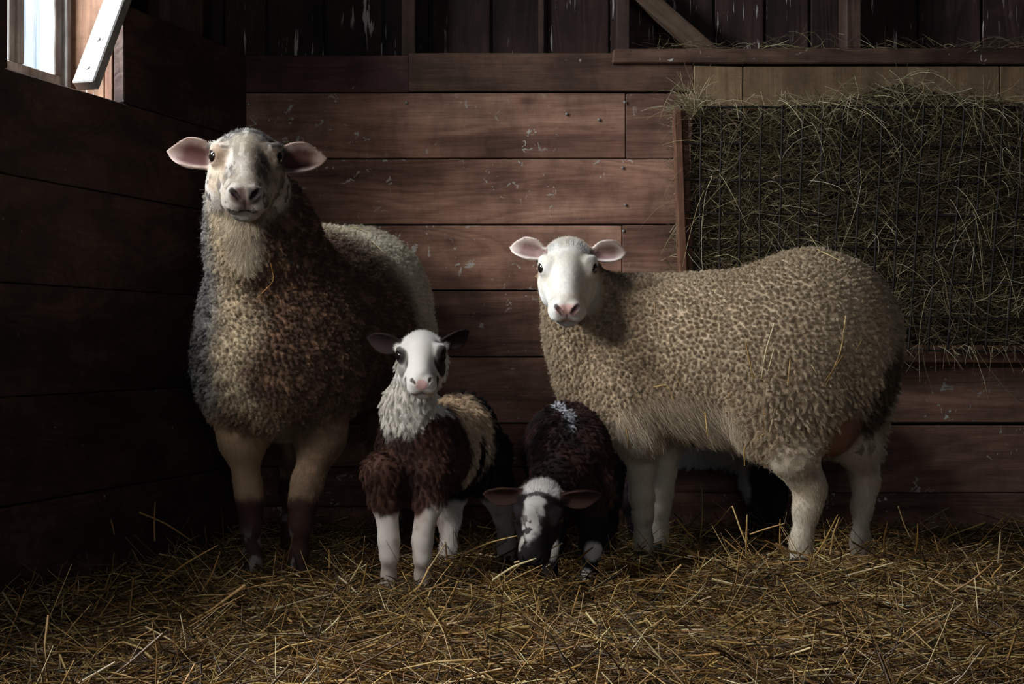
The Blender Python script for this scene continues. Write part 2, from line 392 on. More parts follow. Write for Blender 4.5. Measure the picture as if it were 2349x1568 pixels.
wbox('sash_rail', 0.680, SW1 - 0.03, OUT + 0.004, OUT + 0.04, 1.129, 1.157, M_PALE)
for t, w_ in ((0.680, 0.014), (0.696, 0.013), (0.837, 0.022), (0.864, 0.024), (1.10, 0.022), (1.318, 0.022)): wbox('sash_stile', t, t + w_, OUT + 0.002, OUT + 0.04, 1.157, SWZ1, M_PALE)
wbox('sash_rail', 0.680, SW1 - 0.03, OUT + 0.004, OUT + 0.04, 1.62, 1.65, M_PALE)
for a, c in ((0.709, 0.837), (0.888, 1.10), (1.122, 1.318)):
    for z0, z1 in ((1.157, 1.62), (1.65, SWZ1)):
        wbox('pane', a, c, OUT + 0.020, OUT + 0.024, z0, z1, M_GLASS, bev=0, jit=0)
# pale brace nailed across the opening
bl = beamL('window_brace', (0.828, -0.003, 1.103), (0.152, -0.003, 2.194), 0.030, 0.056, M_PALE)
def nail(p, n, r=0.004, parent=None):
    n = Vector(n).normalized(); a = n.orthogonal().normalized(); b_ = n.cross(a); p = Vector(p)
    vs_ = []
    for s, h in ((1.0, 0.0), (1.0, 0.0012), (0.55, 0.0022)):
        for k in range(8): vs_.append(p + n * h + (a * math.cos(k * math.pi / 4) + b_ * math.sin(k * math.pi / 4)) * r * s)
    fs = [(i * 8 + k, i * 8 + (k + 1) % 8, (i + 1) * 8 + (k + 1) % 8, (i + 1) * 8 + k) for i in range(2) for k in range(8)]
    fs += [(16, 17, 18, 19), (16, 19, 20, 23), (20, 21, 22, 23)]
    return np_mesh('nail', np.array([tuple(v) for v in vs_]), np.array(fs), M_NAIL, parent=parent)
nin = (ML.to_3x3() @ Vector((0, -1, 0)))
bn = ML.to_3x3() @ Vector((0.85, 0, 0.527))
for k in (0.125, 0.21): nail(ML @ Vector((0.872 - 0.527 * k + 0.85 * 0.0152, -0.003, 1.032 + 0.85 * k + 0.527 * 0.0152)), bn, 0.006, wl)
for px, py in ((571, 240), (932, 236), (1300, 262), (1428, 385), (1434, 470), (1433, 235), (1374, 275), (1430, 530)): nail(np.array([XW(px), -0.0045, ZW(py)]), (0, -1, 0), 0.0045, wb)

# ---- the rest of the barn, outside the frame
c_ = bevel_box('ceiling', (-2.3, -8.2, 2.62), (XR + 0.1, 0.2, 2.68), M_ROOF, bev=0); c_['kind'] = 'structure'
c_ = bevel_box('wall_right', (XR, -8.2, -0.1), (XR + 0.06, 0.2, 2.62), M_ROOF, bev=0); c_['kind'] = 'structure'
wf = struct('wall_front')
bevel_box('wall_panel', (-2.9, -8.2, -0.1), (-0.4, -8.12, 2.62), M_ROOF, wf, bev=0)
bevel_box('wall_panel', (1.6, -8.2, -0.1), (XR, -8.12, 2.62), M_ROOF, wf, bev=0)
bevel_box('wall_panel', (-0.4, -8.2, 2.2), (1.6, -8.12, 2.62), M_ROOF, wf, bev=0)

# ================================================================== HAY RACK
DTOP, DBOT = 3.99, 4.125
RX0, RX1 = W(1562, 245, DTOP)[0], 1.72
RZ1, RZ0 = W(0, 245, DTOP)[2], W(0, 803, DBOT)[2]
yrack = lambda z: (DTOP - CAM_D) + (RZ1 - z) / (RZ1 - RZ0) * (DBOT - DTOP)
rack = tag(empty('hay_rack', (RX0, yrack(RZ0), RZ0)), 'wooden framed wire mesh hay rack fixed to the board wall', 'hay rack')
def tube_np(pts, r, sides=6):
    pts = np.asarray(pts, float); n = len(pts); d = np.gradient(pts, axis=0); d /= np.linalg.norm(d, axis=1)[:, None]
    ref = np.array([0, 0, 1.0]) if abs(d[0, 2]) < 0.9 else np.array([1.0, 0, 0])
    a = np.cross(d, ref); a /= np.linalg.norm(a, axis=1)[:, None]; b_ = np.cross(d, a)
    th = np.arange(sides) * 2 * math.pi / sides
    r = np.broadcast_to(np.asarray(r, float), (n,))
    v = pts[:, None] + r[:, None, None] * (a[:, None] * np.cos(th)[None, :, None] + b_[:, None] * np.sin(th)[None, :, None])
    i = np.arange(n - 1)[:, None] * sides; k = np.arange(sides)[None]; k2 = (k + 1) % sides
    f = np.stack([i + k, i + k2, i + sides + k2, i + sides + k], -1).reshape(-1, 4)
    return v.reshape(-1, 3), f
BASE = np.array(rack.location)
xs = RX0 + 0.0535 * np.arange(0, 22)
for x in xs:
    z = np.linspace(RZ1 + 0.004, RZ0 - 0.004, 9)
    wob = rng.normal(0, 0.0012, 9)
    lean = 0.010 if x < RX0 + 0.4 else -0.012 * (x - RX0 - 0.4)
    pts = np.stack([x + wob + lean * (RZ1 - z) / (RZ1 - RZ0), yrack(z) + rng.normal(0, 0.001, 9), z], -1)
    v, f = tube_np(pts - BASE, 0.0031); np_mesh('upright_wire', v, f, M_WIRE, parent=rack)
for py in (245, 328, 411, 487, 563, 640, 720, 795):
    k = (py - 245) / (803 - 245); D = DTOP + k * (DBOT - DTOP); z0 = CAM_H + (HORIZON - py) * D / F_PX
    X = np.linspace(RX0 - 0.002, RX1, 24); z = z0 - 0.012 * (X - RX0) / 1.0 * (0 if py < 300 else 1) + rng.normal(0, 0.0012, 24)
    pts = np.stack([X, np.full(24, yrack(z0) + 0.0035), z], -1)
    v, f = tube_np(pts - BASE, 0.0031); np_mesh('cross_wire', v, f, M_WIRE, parent=rack)
# side post, bottom rail and ledge
pt = np.array([W(1551, 244, DTOP), W(1566, 632, DTOP + 0.09), W(1569, 815, DBOT)])
def rbeam(name, a, c, w, t, mat):
    o = beam(name, np.array(a) - BASE, np.array(c) - BASE, w, t, mat, rack); return o
rbeam('side_post', pt[0] + [0.004, 0.02, 0], pt[2] + [0.004, 0.0, 0], 0.022, 0.05, M_RACK)
rbeam('side_post', pt[0] + [0.026, 0.05, -0.005], pt[2] + [0.026, 0.02, 0], 0.016, 0.05, M_RACK)
rbeam('bottom_rail', (RX0 - 0.01, yrack(RZ0) + 0.022, RZ0 - 0.004), (RX1, yrack(RZ0) + 0.022, RZ0 - 0.014), 0.05, 0.018, M_RACK)
rbeam('bottom_ledge', (RX0 - 0.01, -0.012, RZ0 - 0.030), (RX1, -0.012, RZ0 - 0.040), 0.018, 0.02, M_RACK)

# ---- stalks: many bent tubes in one mesh
def stalks(name, base, az, tilt, L, r, bend, cols, mat, rings=4, sides=3, parent=None, kink=None, droop=None, flat=0.6):
    """every stalk: start point, azimuth, tilt above the level, length, radius, sideways bend"""
    n = len(L); s = np.linspace(0, 1, rings)
    d = np.stack([np.cos(az) * np.cos(tilt), np.sin(az) * np.cos(tilt), np.sin(tilt)], -1)
    side = np.stack([-np.sin(az), np.cos(az), np.zeros(n)], -1); up = np.cross(d, side)
    ctr = base[:, None] + d[:, None] * (s[None] * L[:, None])[..., None]
    ctr = ctr + side[:, None] * ((s * (1 - s) * 4)[None] * (bend[:, 0] * L)[:, None])[..., None] + up[:, None] * ((s * (1 - s) * 4)[None] * (bend[:, 1] * L)[:, None])[..., None]
    if droop is not None: ctr[..., 2] -= (s ** 2)[None] * (droop * L)[:, None]
    if kink is not None:
        k = np.clip(s[None] - 0.6, 0, 1) / 0.4
        ctr = ctr + side[:, None] * (k * (kink * L)[:, None])[..., None]
    th = np.arange(sides) * 2 * math.pi / sides
    roll = rng.uniform(0, 6.28, n)
    ca = np.cos(th[None] + 0); sa = np.sin(th[None] + 0) * flat
    cr, sr = np.cos(roll)[:, None], np.sin(roll)[:, None]
    u = ca * cr - sa * sr; v_ = ca * sr + sa * cr
    off = side[:, None] * u[..., None] + up[:, None] * v_[..., None]
    prof = (1 - 0.45 * s)
    V = ctr[:, :, None] + off[:, None] * (r[:, None] * prof[None])[..., None, None]
    vi = (np.arange(n) * rings * sides)[:, None, None]
    i = np.arange(rings - 1)[None, :, None] * sides; k = np.arange(sides)[None, None]; k2 = (k + 1) % sides
    f = np.stack([vi + i + k, vi + i + k2, vi + i + sides + k2, vi + i + sides + k], -1).reshape(-1, 4)
    C = np.repeat(cols, rings * sides, axis=0)
    return np_mesh(name, V.reshape(-1, 3), f, mat, C, smooth=True, parent=parent)

def palette(n, cols, w, jit=0.15):
    c = np.array(cols)[rng.choice(len(cols), n, p=np.array(w) / sum(w))]
    return np.clip(c * np.exp(rng.normal(0, jit, (n, 1))) * np.exp(rng.normal(0, 0.04, (n, 3))), 0, 1)

HAYC = [lin(132, 115, 82), lin(114, 104, 74), lin(170, 151, 114), lin(90, 70, 50), lin(204, 188, 152)]
HAYW = [4, 4, 3, 3, 1]
def hay_top(x):
    px = x * F_PX / 3.97 + W_PX / 2
    y = np.interp(px, [1560, 1600, 1700, 1760, 1850, 1960, 2010, 2090, 2180, 2260, 2350, 2600], [205, 212, 238, 222, 214, 205, 185, 163, 190, 206, 212, 215])
    return CAM_H + (HORIZON - y) * 3.97 / F_PX
# the packed core of the hay
nx, nz_ = 90, 50
hx = np.linspace(RX0 + 0.035, RX1 - 0.01, nx); hv = np.linspace(0, 1, nz_)
HX, HV = np.meshgrid(hx, hv, indexing='ij'); HZ = RZ0 + 0.005 + HV * (hay_top(HX) - 0.02 - RZ0)
pp = np.stack([HX, HX * 0, HZ], -1)
HY = np.minimum(yrack(np.minimum(HZ, RZ1)) + 0.03 + 0.05 * fbm(pp, 9, 4, 3) + 0.35 * np.clip(HZ - RZ1, 0, 1), -0.018)
idx = np.arange(HX.size).reshape(HX.shape)
q = np.stack([idx[:-1, :-1], idx[1:, :-1], idx[1:, 1:], idx[:-1, 1:]], -1).reshape(-1, 4)
hay = tag(empty('hay', (0, 0, 0)), 'greenish loose hay packed behind the wire mesh rack', 'hay', kind='stuff')
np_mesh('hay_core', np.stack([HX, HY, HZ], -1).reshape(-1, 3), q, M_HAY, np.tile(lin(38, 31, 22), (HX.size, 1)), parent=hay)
n = 11000 if not QUICK else 6000
bx_ = rng.uniform(RX0 + 0.02, RX1, n); vz = rng.uniform(0, 1, n) ** 0.85
bz = RZ0 + 0.01 + vz * (hay_top(bx_) - 0.022 - RZ0)
by = np.minimum(yrack(np.minimum(bz, RZ1)) + rng.uniform(0.013, 0.060, n) + 0.30 * np.clip(bz - RZ1, 0, 1), -0.02)
az = np.where(rng.random(n) < 0.5, 0, math.pi) + rng.normal(0, 0.20, n); ti = rng.normal(0, 0.7, n)
L = rng.uniform(0.05, 0.16, n)
cen = np.stack([bx_, by, bz], -1)
d = np.stack([np.cos(az) * np.cos(ti), np.sin(az) * np.cos(ti), np.sin(ti)], -1)
start = cen - d * (L / 2)[:, None]
start[:, 1] = np.minimum(start[:, 1], -0.012)
stalks('hay_blades', start, az, ti, L, rng.uniform(0.0006, 0.0014, n), rng.normal(0, 0.13, (n, 2)), palette(n, HAYC, HAYW), M_HAY, rings=5, parent=hay)
# blades that poke out through the mesh, hang over its top and trail from the bottom
n = 520
bx_ = rng.uniform(RX0, RX1, n); top = rng.random(n) < 0.42
bz = np.where(top, hay_top(bx_) - rng.uniform(0.0, 0.06, n), rng.uniform(RZ0, RZ1, n))
by = yrack(np.minimum(bz, RZ1)) + rng.uniform(-0.01, 0.03, n)
az = rng.uniform(math.pi, 2 * math.pi, n); ti = np.where(top, rng.normal(0.10, 0.30, n), rng.normal(0.1, 0.5, n)); L = rng.uniform(0.06, 0.2, n)
stalks('hay_blades', np.stack([bx_, by, bz], -1), az, ti, L, rng.uniform(0.0006, 0.0011, n), rng.normal(0, 0.12, (n, 2)), palette(n, HAYC, [3, 3, 4, 1, 3]), M_HAY, rings=6, parent=hay, droop=rng.uniform(0.2, 1.1, n))
# the tuft sticking up at the left corner and wisps along the bottom rail
n = 170
c0 = W(1592, 232, DTOP)
bx_ = c0[0] + rng.normal(0, 0.02, n); az = rng.uniform(0, 6.28, n)
az = np.where(rng.random(n) < 0.6, rng.normal(math.pi + 0.3, 0.7, n), az)
stalks('hay_blades', np.stack([bx_, c0[1] + rng.uniform(-0.01, 0.05, n), c0[2] + rng.uniform(-0.05, 0.0, n)], -1), az, rng.normal(0.8, 0.35, n), rng.uniform(0.05, 0.14, n), rng.uniform(0.0006, 0.0012, n), rng.normal(0, 0.08, (n, 2)), palette(n, HAYC, [3, 2, 4, 1, 4]), M_HAY, rings=6, parent=hay, droop=rng.uniform(0, 0.7, n))
n = 90
bx_ = rng.uniform(RX0 + 0.4, RX1, n)
stalks('hay_blades', np.stack([bx_, np.full(n, yrack(RZ0) - 0.004), np.full(n, RZ0 + 0.012)], -1), rng.uniform(3.4, 6.0, n), rng.normal(-0.7, 0.5, n), rng.uniform(0.02, 0.08, n), rng.uniform(0.0006, 0.001, n), rng.normal(0, 0.1, (n, 2)), palette(n, HAYC, [2, 2, 4, 1, 3]), M_HAY, rings=5, parent=hay, droop=rng.uniform(0, 0.6, n))
n = 260
bx_ = rng.uniform(XW(1500), 1.75, n)
stalks('hay_blades', np.stack([bx_, rng.uniform(-0.05, 0.05, n), np.full(n, ZW(111))], -1), rng.uniform(0, 6.28, n), np.abs(rng.normal(0.1, 0.3, n)), rng.uniform(0.04, 0.15, n), rng.uniform(0.0005, 0.001, n), rng.normal(0, 0.1, (n, 2)), palette(n, HAYC, HAYW), M_HAY, rings=5, parent=hay, droop=rng.uniform(0, 0.3, n))

# ================================================================== ANIMALS
# A body is one continuous surface: rounded solids melted together in a distance field, then meshed.
class Frame:
    def __init__(s, R=None, t=(0, 0, 0), sc=1.0):
        s.R = np.eye(3) if R is None else np.asarray(R, float); s.t = np.asarray(t, float); s.sc = sc
    def loc(s, X, Y, Z):
        x, y, z = X - s.t[0], Y - s.t[1], Z - s.t[2]; R = s.R
        return ((R[0, 0] * x + R[1, 0] * y + R[2, 0] * z) / s.sc, (R[0, 1] * x + R[1, 1] * y + R[2, 1] * z) / s.sc, (R[0, 2] * x + R[1, 2] * y + R[2, 2] * z) / s.sc)
    def pt(s, p): return s.t + s.R @ (np.asarray(p, float) * s.sc)
    def sub(s, R, t): return Frame(s.R @ R, s.pt(t), s.sc)
    def lp(s, P): return np.stack(s.loc(P[:, 0], P[:, 1], P[:, 2]), -1)

class Solid:
    def __init__(s): s.p = []
    def ell(s, F, c, r, k=0.03, g='body', op=1, R=None):
        f = F.sub(np.eye(3) if R is None else R, c); r = np.asarray(r, float)
        def d(X, Y, Z):
            x, y, z = f.loc(X, Y, Z)
            k0 = np.sqrt((x / r[0]) ** 2 + (y / r[1]) ** 2 + (z / r[2]) ** 2); k1 = np.sqrt((x / r[0] ** 2) ** 2 + (y / r[1] ** 2) ** 2 + (z / r[2] ** 2) ** 2)
            return k0 * (k0 - 1) / np.maximum(k1, 1e-6) * f.sc
        R_ = np.abs(f.R) @ r * f.sc
        s.p.append((d, f.t - R_, f.t + R_, k * F.sc, g, op))
    def cap(s, F, p0, r0, p1, r1, k=0.03, g='body', op=1):
        a, b_ = F.pt(p0), F.pt(p1); r0 *= F.sc; r1 *= F.sc; ba = b_ - a; l2 = max(ba @ ba, 1e-9)
        def d(X, Y, Z):
            x, y, z = X - a[0], Y - a[1], Z - a[2]
            h = np.clip((x * ba[0] + y * ba[1] + z * ba[2]) / l2, 0, 1)
            return np.sqrt((x - h * ba[0]) ** 2 + (y - h * ba[1]) ** 2 + (z - h * ba[2]) ** 2) - (r0 + (r1 - r0) * h)
        m = max(r0, r1); s.p.append((d, np.minimum(a, b_) - m, np.maximum(a, b_) + m, k * F.sc, g, op))
    def chain(s, F, pts, k=0.02, g='leg'):
        for (p0, r0), (p1, r1) in zip(pts[:-1], pts[1:]): s.cap(F, p0, r0, p1, r1, k, g)
    def leaf(s, f, L, Wd, th, cup, k=0.012, g='ear', tip=0.0, pw=0.72):
        """an ear: a cupped leaf; u along the ear, v across, n the open side"""
        def d(X, Y, Z):
            u, v, n = f.loc(X, Y, Z); t = np.clip(u / L, 0, 1)
            w = Wd * np.maximum(np.sin(math.pi * (0.10 + 0.90 * t) ** 1.05), 0) ** pw
            ns = cup * (np.minimum(np.abs(v), Wd) / Wd) ** 2 - tip * t * t
            du = np.maximum(np.maximum(-u, u - L), 0); dv = np.maximum(np.abs(v) - w, 0)
            return (np.sqrt(du ** 2 + dv ** 2 + ((n - ns) * 0.85) ** 2) - th * (1 - 0.35 * t)) * f.sc
        R_ = np.abs(f.R) @ np.array([L, Wd + th, cup + th + abs(tip)]) * f.sc
        s.p.append((d, f.t - R_, f.t + R_, k * f.sc, g, 1))
    def field(s, ax):
        X, Y, Z = ax; f = np.full((len(X), len(Y), len(Z)), 0.5, np.float32)
        for d, lo, hi, k, g, op in s.p:
            pad = 0.02 + k
            sl = []
            for a, l, h in zip(ax, lo, hi):
                i0 = max(np.searchsorted(a, l - pad) - 1, 0); i1 = min(np.searchsorted(a, h + pad) + 1, len(a)); sl.append(slice(i0, i1))
            if any(q_.stop <= q_.start for q_ in sl): continue
            dd = d(X[sl[0]][:, None, None], Y[sl[1]][None, :, None], Z[sl[2]][None, None, :]).astype(np.float32)
            fs = f[tuple(sl)]
            f[tuple(sl)] = smin(fs, dd, k) if op > 0 else -smin(-fs, dd, k)
        return f
    def groups(s, P):
        """distance of each point to each group of solids"""
        out = {}
        for d, lo, hi, k, g, op in s.p:
            if op < 0: continue
            dd = d(P[:, 0], P[:, 1], P[:, 2]); out[g] = np.minimum(out.get(g, 9.0), dd)
        return out
    def bounds(s):
        return np.min([p[1] for p in s.p if p[5] > 0], 0), np.max([p[2] for p in s.p if p[5] > 0], 0)

def smin(a, b_, k):
    if k <= 1e-6: return np.minimum(a, b_)
    h = np.clip(0.5 + 0.5 * (b_ - a) / k, 0, 1); return b_ + (a - b_) * h - k * h * (1 - h)

def axis(lo, hi, flo, fhi, coarse, fine):
    a = [lo]
    while a[-1] < hi:
        x = a[-1]; a.append(x + (fine if flo <= x <= fhi else coarse))
    return np.array(a)

def surface_nets(f, ax):
    ins = f < 0; nx, ny, nz = f.shape
    def s8(a): return [a[dx:nx - 1 + dx, dy:ny - 1 + dy, dz:nz - 1 + dz] for dx in (0, 1) for dy in (0, 1) for dz in (0, 1)]
    cnt = sum(c.astype(np.int8) for c in s8(ins)); act = (cnt > 0) & (cnt < 8)
    I, J, K = np.nonzero(act); vid = np.full(act.shape, -1, np.int32); vid[I, J, K] = np.arange(len(I))
    fv = np.stack([c[I, J, K] for c in s8(f)], -1)
    cx = np.stack([ax[0][I], ax[0][I + 1]], -1); cy = np.stack([ax[1][J], ax[1][J + 1]], -1); cz = np.stack([ax[2][K], ax[2][K + 1]], -1)
    cor = [(dx, dy, dz) for dx in (0, 1) for dy in (0, 1) for dz in (0, 1)]
    acc = np.zeros((len(I), 3)); w = np.zeros(len(I))
    for a in range(8):
        for b_ in range(a + 1, 8):
            if sum(abs(p - q_) for p, q_ in zip(cor[a], cor[b_])) != 1: continue
            m = (fv[:, a] < 0) != (fv[:, b_] < 0); t = np.where(m, fv[:, a] / np.where(m, fv[:, a] - fv[:, b_], 1), 0)
            pa = np.stack([cx[:, cor[a][0]], cy[:, cor[a][1]], cz[:, cor[a][2]]], -1); pb = np.stack([cx[:, cor[b_][0]], cy[:, cor[b_][1]], cz[:, cor[b_][2]]], -1)
            acc += np.where(m[:, None], pa + (pb - pa) * t[:, None], 0); w += m
    V = acc / w[:, None]; faces = []
    for axn in range(3):
        if axn == 0: a, b_ = ins[:-1, 1:-1, 1:-1], ins[1:, 1:-1, 1:-1]
        elif axn == 1: a, b_ = ins[1:-1, :-1, 1:-1], ins[1:-1, 1:, 1:-1]
        else: a, b_ = ins[1:-1, 1:-1, :-1], ins[1:-1, 1:-1, 1:]
        for flip in (False, True):
            m = (~a & b_) if flip else (a & ~b_); i, j, k = np.nonzero(m)
            if axn == 0: qd = [vid[i, j, k], vid[i, j + 1, k], vid[i, j + 1, k + 1], vid[i, j, k + 1]]
            elif axn == 1: qd = [vid[i, j, k], vid[i, j, k + 1], vid[i + 1, j, k + 1], vid[i + 1, j, k]]
            else: qd = [vid[i, j, k], vid[i + 1, j, k], vid[i + 1, j + 1, k], vid[i, j + 1, k]]
            qd = np.stack(qd, -1); faces.append(qd[:, ::-1] if flip else qd)
    return V, np.concatenate(faces)

def vnormals(V, Fq):
    n = np.cross(V[Fq[:, 2]] - V[Fq[:, 0]], V[Fq[:, 3]] - V[Fq[:, 1]]); o = np.zeros_like(V)
    for c in range(4): np.add.at(o, Fq[:, c], n)
    return o / np.maximum(np.linalg.norm(o, axis=1), 1e-12)[:, None]

def sample(V, Fq, Nn, n, weight, *attrs):
    """n points spread over the surface in proportion to WEIGHT"""
    T = np.concatenate([Fq[:, [0, 1, 2]], Fq[:, [0, 2, 3]]])
    ar = np.linalg.norm(np.cross(V[T[:, 1]] - V[T[:, 0]], V[T[:, 2]] - V[T[:, 0]]), axis=1) * weight[T].mean(1)
    c = np.cumsum(ar); t = T[np.searchsorted(c, rng.random(n) * c[-1]).clip(0, len(T) - 1)]
    a, b_ = rng.random(n), rng.random(n); m = a + b_ > 1; a[m], b_[m] = 1 - a[m], 1 - b_[m]; w = np.stack([1 - a - b_, a, b_], -1)
    def itp(A): return (A[t] * (w[..., None] if A.ndim == 2 else w)).sum(1)
    nn = itp(Nn); nn /= np.maximum(np.linalg.norm(nn, axis=1), 1e-9)[:, None]
    return (itp(V), nn) + tuple(itp(A) for A in attrs)

def hair_object(name, P, rad, cols, parent, taper=0.25):
    """P: (strands, points, 3)"""
    n, m = P.shape[:2]
    hc = bpy.data.hair_curves.new(name); hc.add_curves([m] * n)
    hc.attributes['position'].data.foreach_set('vector', np.ascontiguousarray(P, np.float32).ravel())
    r = hc.attributes.get('radius') or hc.attributes.new('radius', 'FLOAT', 'POINT')
    prof = 1 - (1 - taper) * np.linspace(0, 1, m) ** 1.5
    r.data.foreach_set('value', (np.broadcast_to(np.asarray(rad), (n,))[:, None] * prof[None]).astype(np.float32).ravel())
    a = hc.attributes.new('Col', 'FLOAT_COLOR', 'CURVE'); c = np.ones((n, 4), np.float32); c[:, :3] = cols
    a.data.foreach_set('color', c.ravel())
    hc.materials.append(M_HAIR)
    o = bpy.data.objects.new(name, hc); COL.objects.link(o); o.parent = parent; o['kind'] = 'stuff'
    return o

def nearest(pts, cen, k=1):
    kd = KDTree(len(cen))
    for i, c in enumerate(cen): kd.insert(c, i)
    kd.balance()
    r = [kd.find(p) for p in pts]
    return np.array([q_[1] for q_ in r]), np.array([q_[2] for q_ in r])

def unit(v): return v / np.maximum(np.linalg.norm(v, axis=-1, keepdims=True), 1e-9)

def fuzz(name, parent, V, Fq, Nn, cols, mask, n, length, rad, droop=0.3):
    """fine loose hairs that stand off the wool"""
    R_, NN, C = sample(V, Fq, Nn, n, mask, cols)
    d = unit(NN * 0.7 + rng.normal(0, 0.55, NN.shape)); e = rng.normal(0, 0.45, NN.shape); L = length * rng.uniform(0.5, 1.3, n); s = np.linspace(0, 1, 5)
    P = R_[:, None] + d[:, None] * (s[None] * L[:, None])[..., None] + e[:, None] * ((s ** 2)[None] * L[:, None])[..., None]
    P[..., 2] -= (s ** 2)[None] * (L * droop)[:, None]
    return hair_object(name, P, rad, np.clip(C * np.exp(rng.normal(0.05, 0.2, (n, 1))), 0, 1), parent)

def short_coat(name, parent, V, Fq, Nn, cols, weight, n, length, flow, lift, rad, npts=4, jit=0.25, lenv=None, vary=0.12, curve=0.3):
    """straight hair lying along FLOW (a function of points and normals)"""
    if lenv is None: lenv = np.ones(len(V))
    R_, NN, C, LV = sample(V, Fq, Nn, n, weight, cols, lenv)
    fl_ = flow(R_, NN); fl_ = fl_ - NN * (fl_ * NN).sum(-1, keepdims=True); fl_ = unit(fl_ + rng.normal(0, jit, fl_.shape) * 0.6)
    d = unit(fl_ + NN * lift + rng.normal(0, jit * 0.4, fl_.shape))
    L = length * LV * rng.uniform(0.6, 1.15, n); s = np.linspace(0, 1, npts)
    P = (R_ - NN * 0.001)[:, None] + d[:, None] * (s[None] * L[:, None])[..., None] - NN[:, None] * ((s ** 2)[None] * (L * curve * lift)[:, None])[..., None]
    C = np.clip(C * np.exp(rng.normal(0, vary, (n, 1))), 0, 1)
    return hair_object(name, P, rad * rng.uniform(0.7, 1.2, n), C, parent)

def fleece_tufts(V, Nn, mask, spacing, seed):
    """scattered centres of wool locks over the fleece"""
    r = np.random.default_rng(seed); ids = np.nonzero(mask > 0.35)[0]; r.shuffle(ids)
    kept, grid = [], {}
    h = spacing
    for i in ids:
        p = V[i]; c = (int(p[0] // h), int(p[1] // h), int(p[2] // h)); ok = True
        for dx in (-1, 0, 1):
            for dy in (-1, 0, 1):
                for dz in (-1, 0, 1):
                    for j in grid.get((c[0] + dx, c[1] + dy, c[2] + dz), ()):
                        if (p[0] - V[j, 0]) ** 2 + (p[1] - V[j, 1]) ** 2 + (p[2] - V[j, 2]) ** 2 < h * h: ok = False; break
                    if not ok: break
                if not ok: break
            if not ok: break
        if ok: grid.setdefault(c, []).append(i); kept.append(i)
    return np.array(kept)

def wool(name, parent, V, Fq, Nn, cols, mask, n, length, spacing, cen_ids, rad, curl=0.004, turns=1.3, npts=7, lenv=None, fall=0.35, clump=0.85, flowv=None, vary=0.10, lift=1.0, sway=0.38):
    if lenv is None: lenv = np.ones(len(V))
    R_, NN, C, LV = sample(V, Fq, Nn, n, mask, cols, lenv)
    ci, _ = nearest(R_, V[cen_ids]); cp = V[cen_ids][ci]; cn = Nn[cen_ids]
    m = len(cen_ids)
    lean = rng.normal(0, sway, (m, 3)); lean[:, 2] -= fall
    if flowv is not None: lean = lean + flowv
    axis_ = unit(cn * lift + lean - cn * (lean * cn).sum(-1, keepdims=True) * (0.5 if lift > 0.8 else 0.9))
    ln = length * rng.uniform(0.7, 1.25, m); ph = rng.uniform(0, 6.28, m); tv = np.exp(rng.normal(0, vary, m)); hand = rng.choice([-1, 1], m)
    ax_ = axis_[ci]; e1 = unit(np.cross(ax_, NN + 0.3 * rng.normal(0, 1, NN.shape))); e1b = unit(np.cross(axis_, np.array([0.3, 0.5, 0.8]))[ci]); e1 = e1b; e2 = np.cross(ax_, e1)
    L = ln[ci] * LV * rng.uniform(0.75, 1.1, n); s = np.linspace(0, 1, npts)
    root = R_ - NN * 0.002
    straight = root[:, None] + (NN * 0.35 * lift + ax_ * (1 - 0.35 * lift))[:, None] * (s[None] * L[:, None])[..., None]
    tip = cp[:, None] + ax_[:, None] * (s[None] * L[:, None])[..., None]
    w = (clump * s ** 0.8)[None, :, None]
    P = straight * (1 - w) + tip * w
    ang = ph[ci][:, None] + (hand[ci] * turns * 6.283)[:, None] * s[None] + rng.normal(0, 0.8, n)[:, None]
    amp = curl * (s ** 0.6)[None] * rng.uniform(0.7, 1.3, n)[:, None] * np.minimum(LV, 1)[:, None]
    P = P + e1[:, None] * (np.cos(ang) * amp)[..., None] + e2[:, None] * (np.sin(ang) * amp)[..., None]
    P[..., 2] -= (s ** 2)[None] * (L * 0.15)[:, None]
    C = np.clip(C * tv[ci][:, None] * np.exp(rng.normal(0, 0.09, (n, 1))), 0, 1)
    return hair_object(name, P, rad * rng.uniform(0.7, 1.2, n), C, parent, taper=0.4)

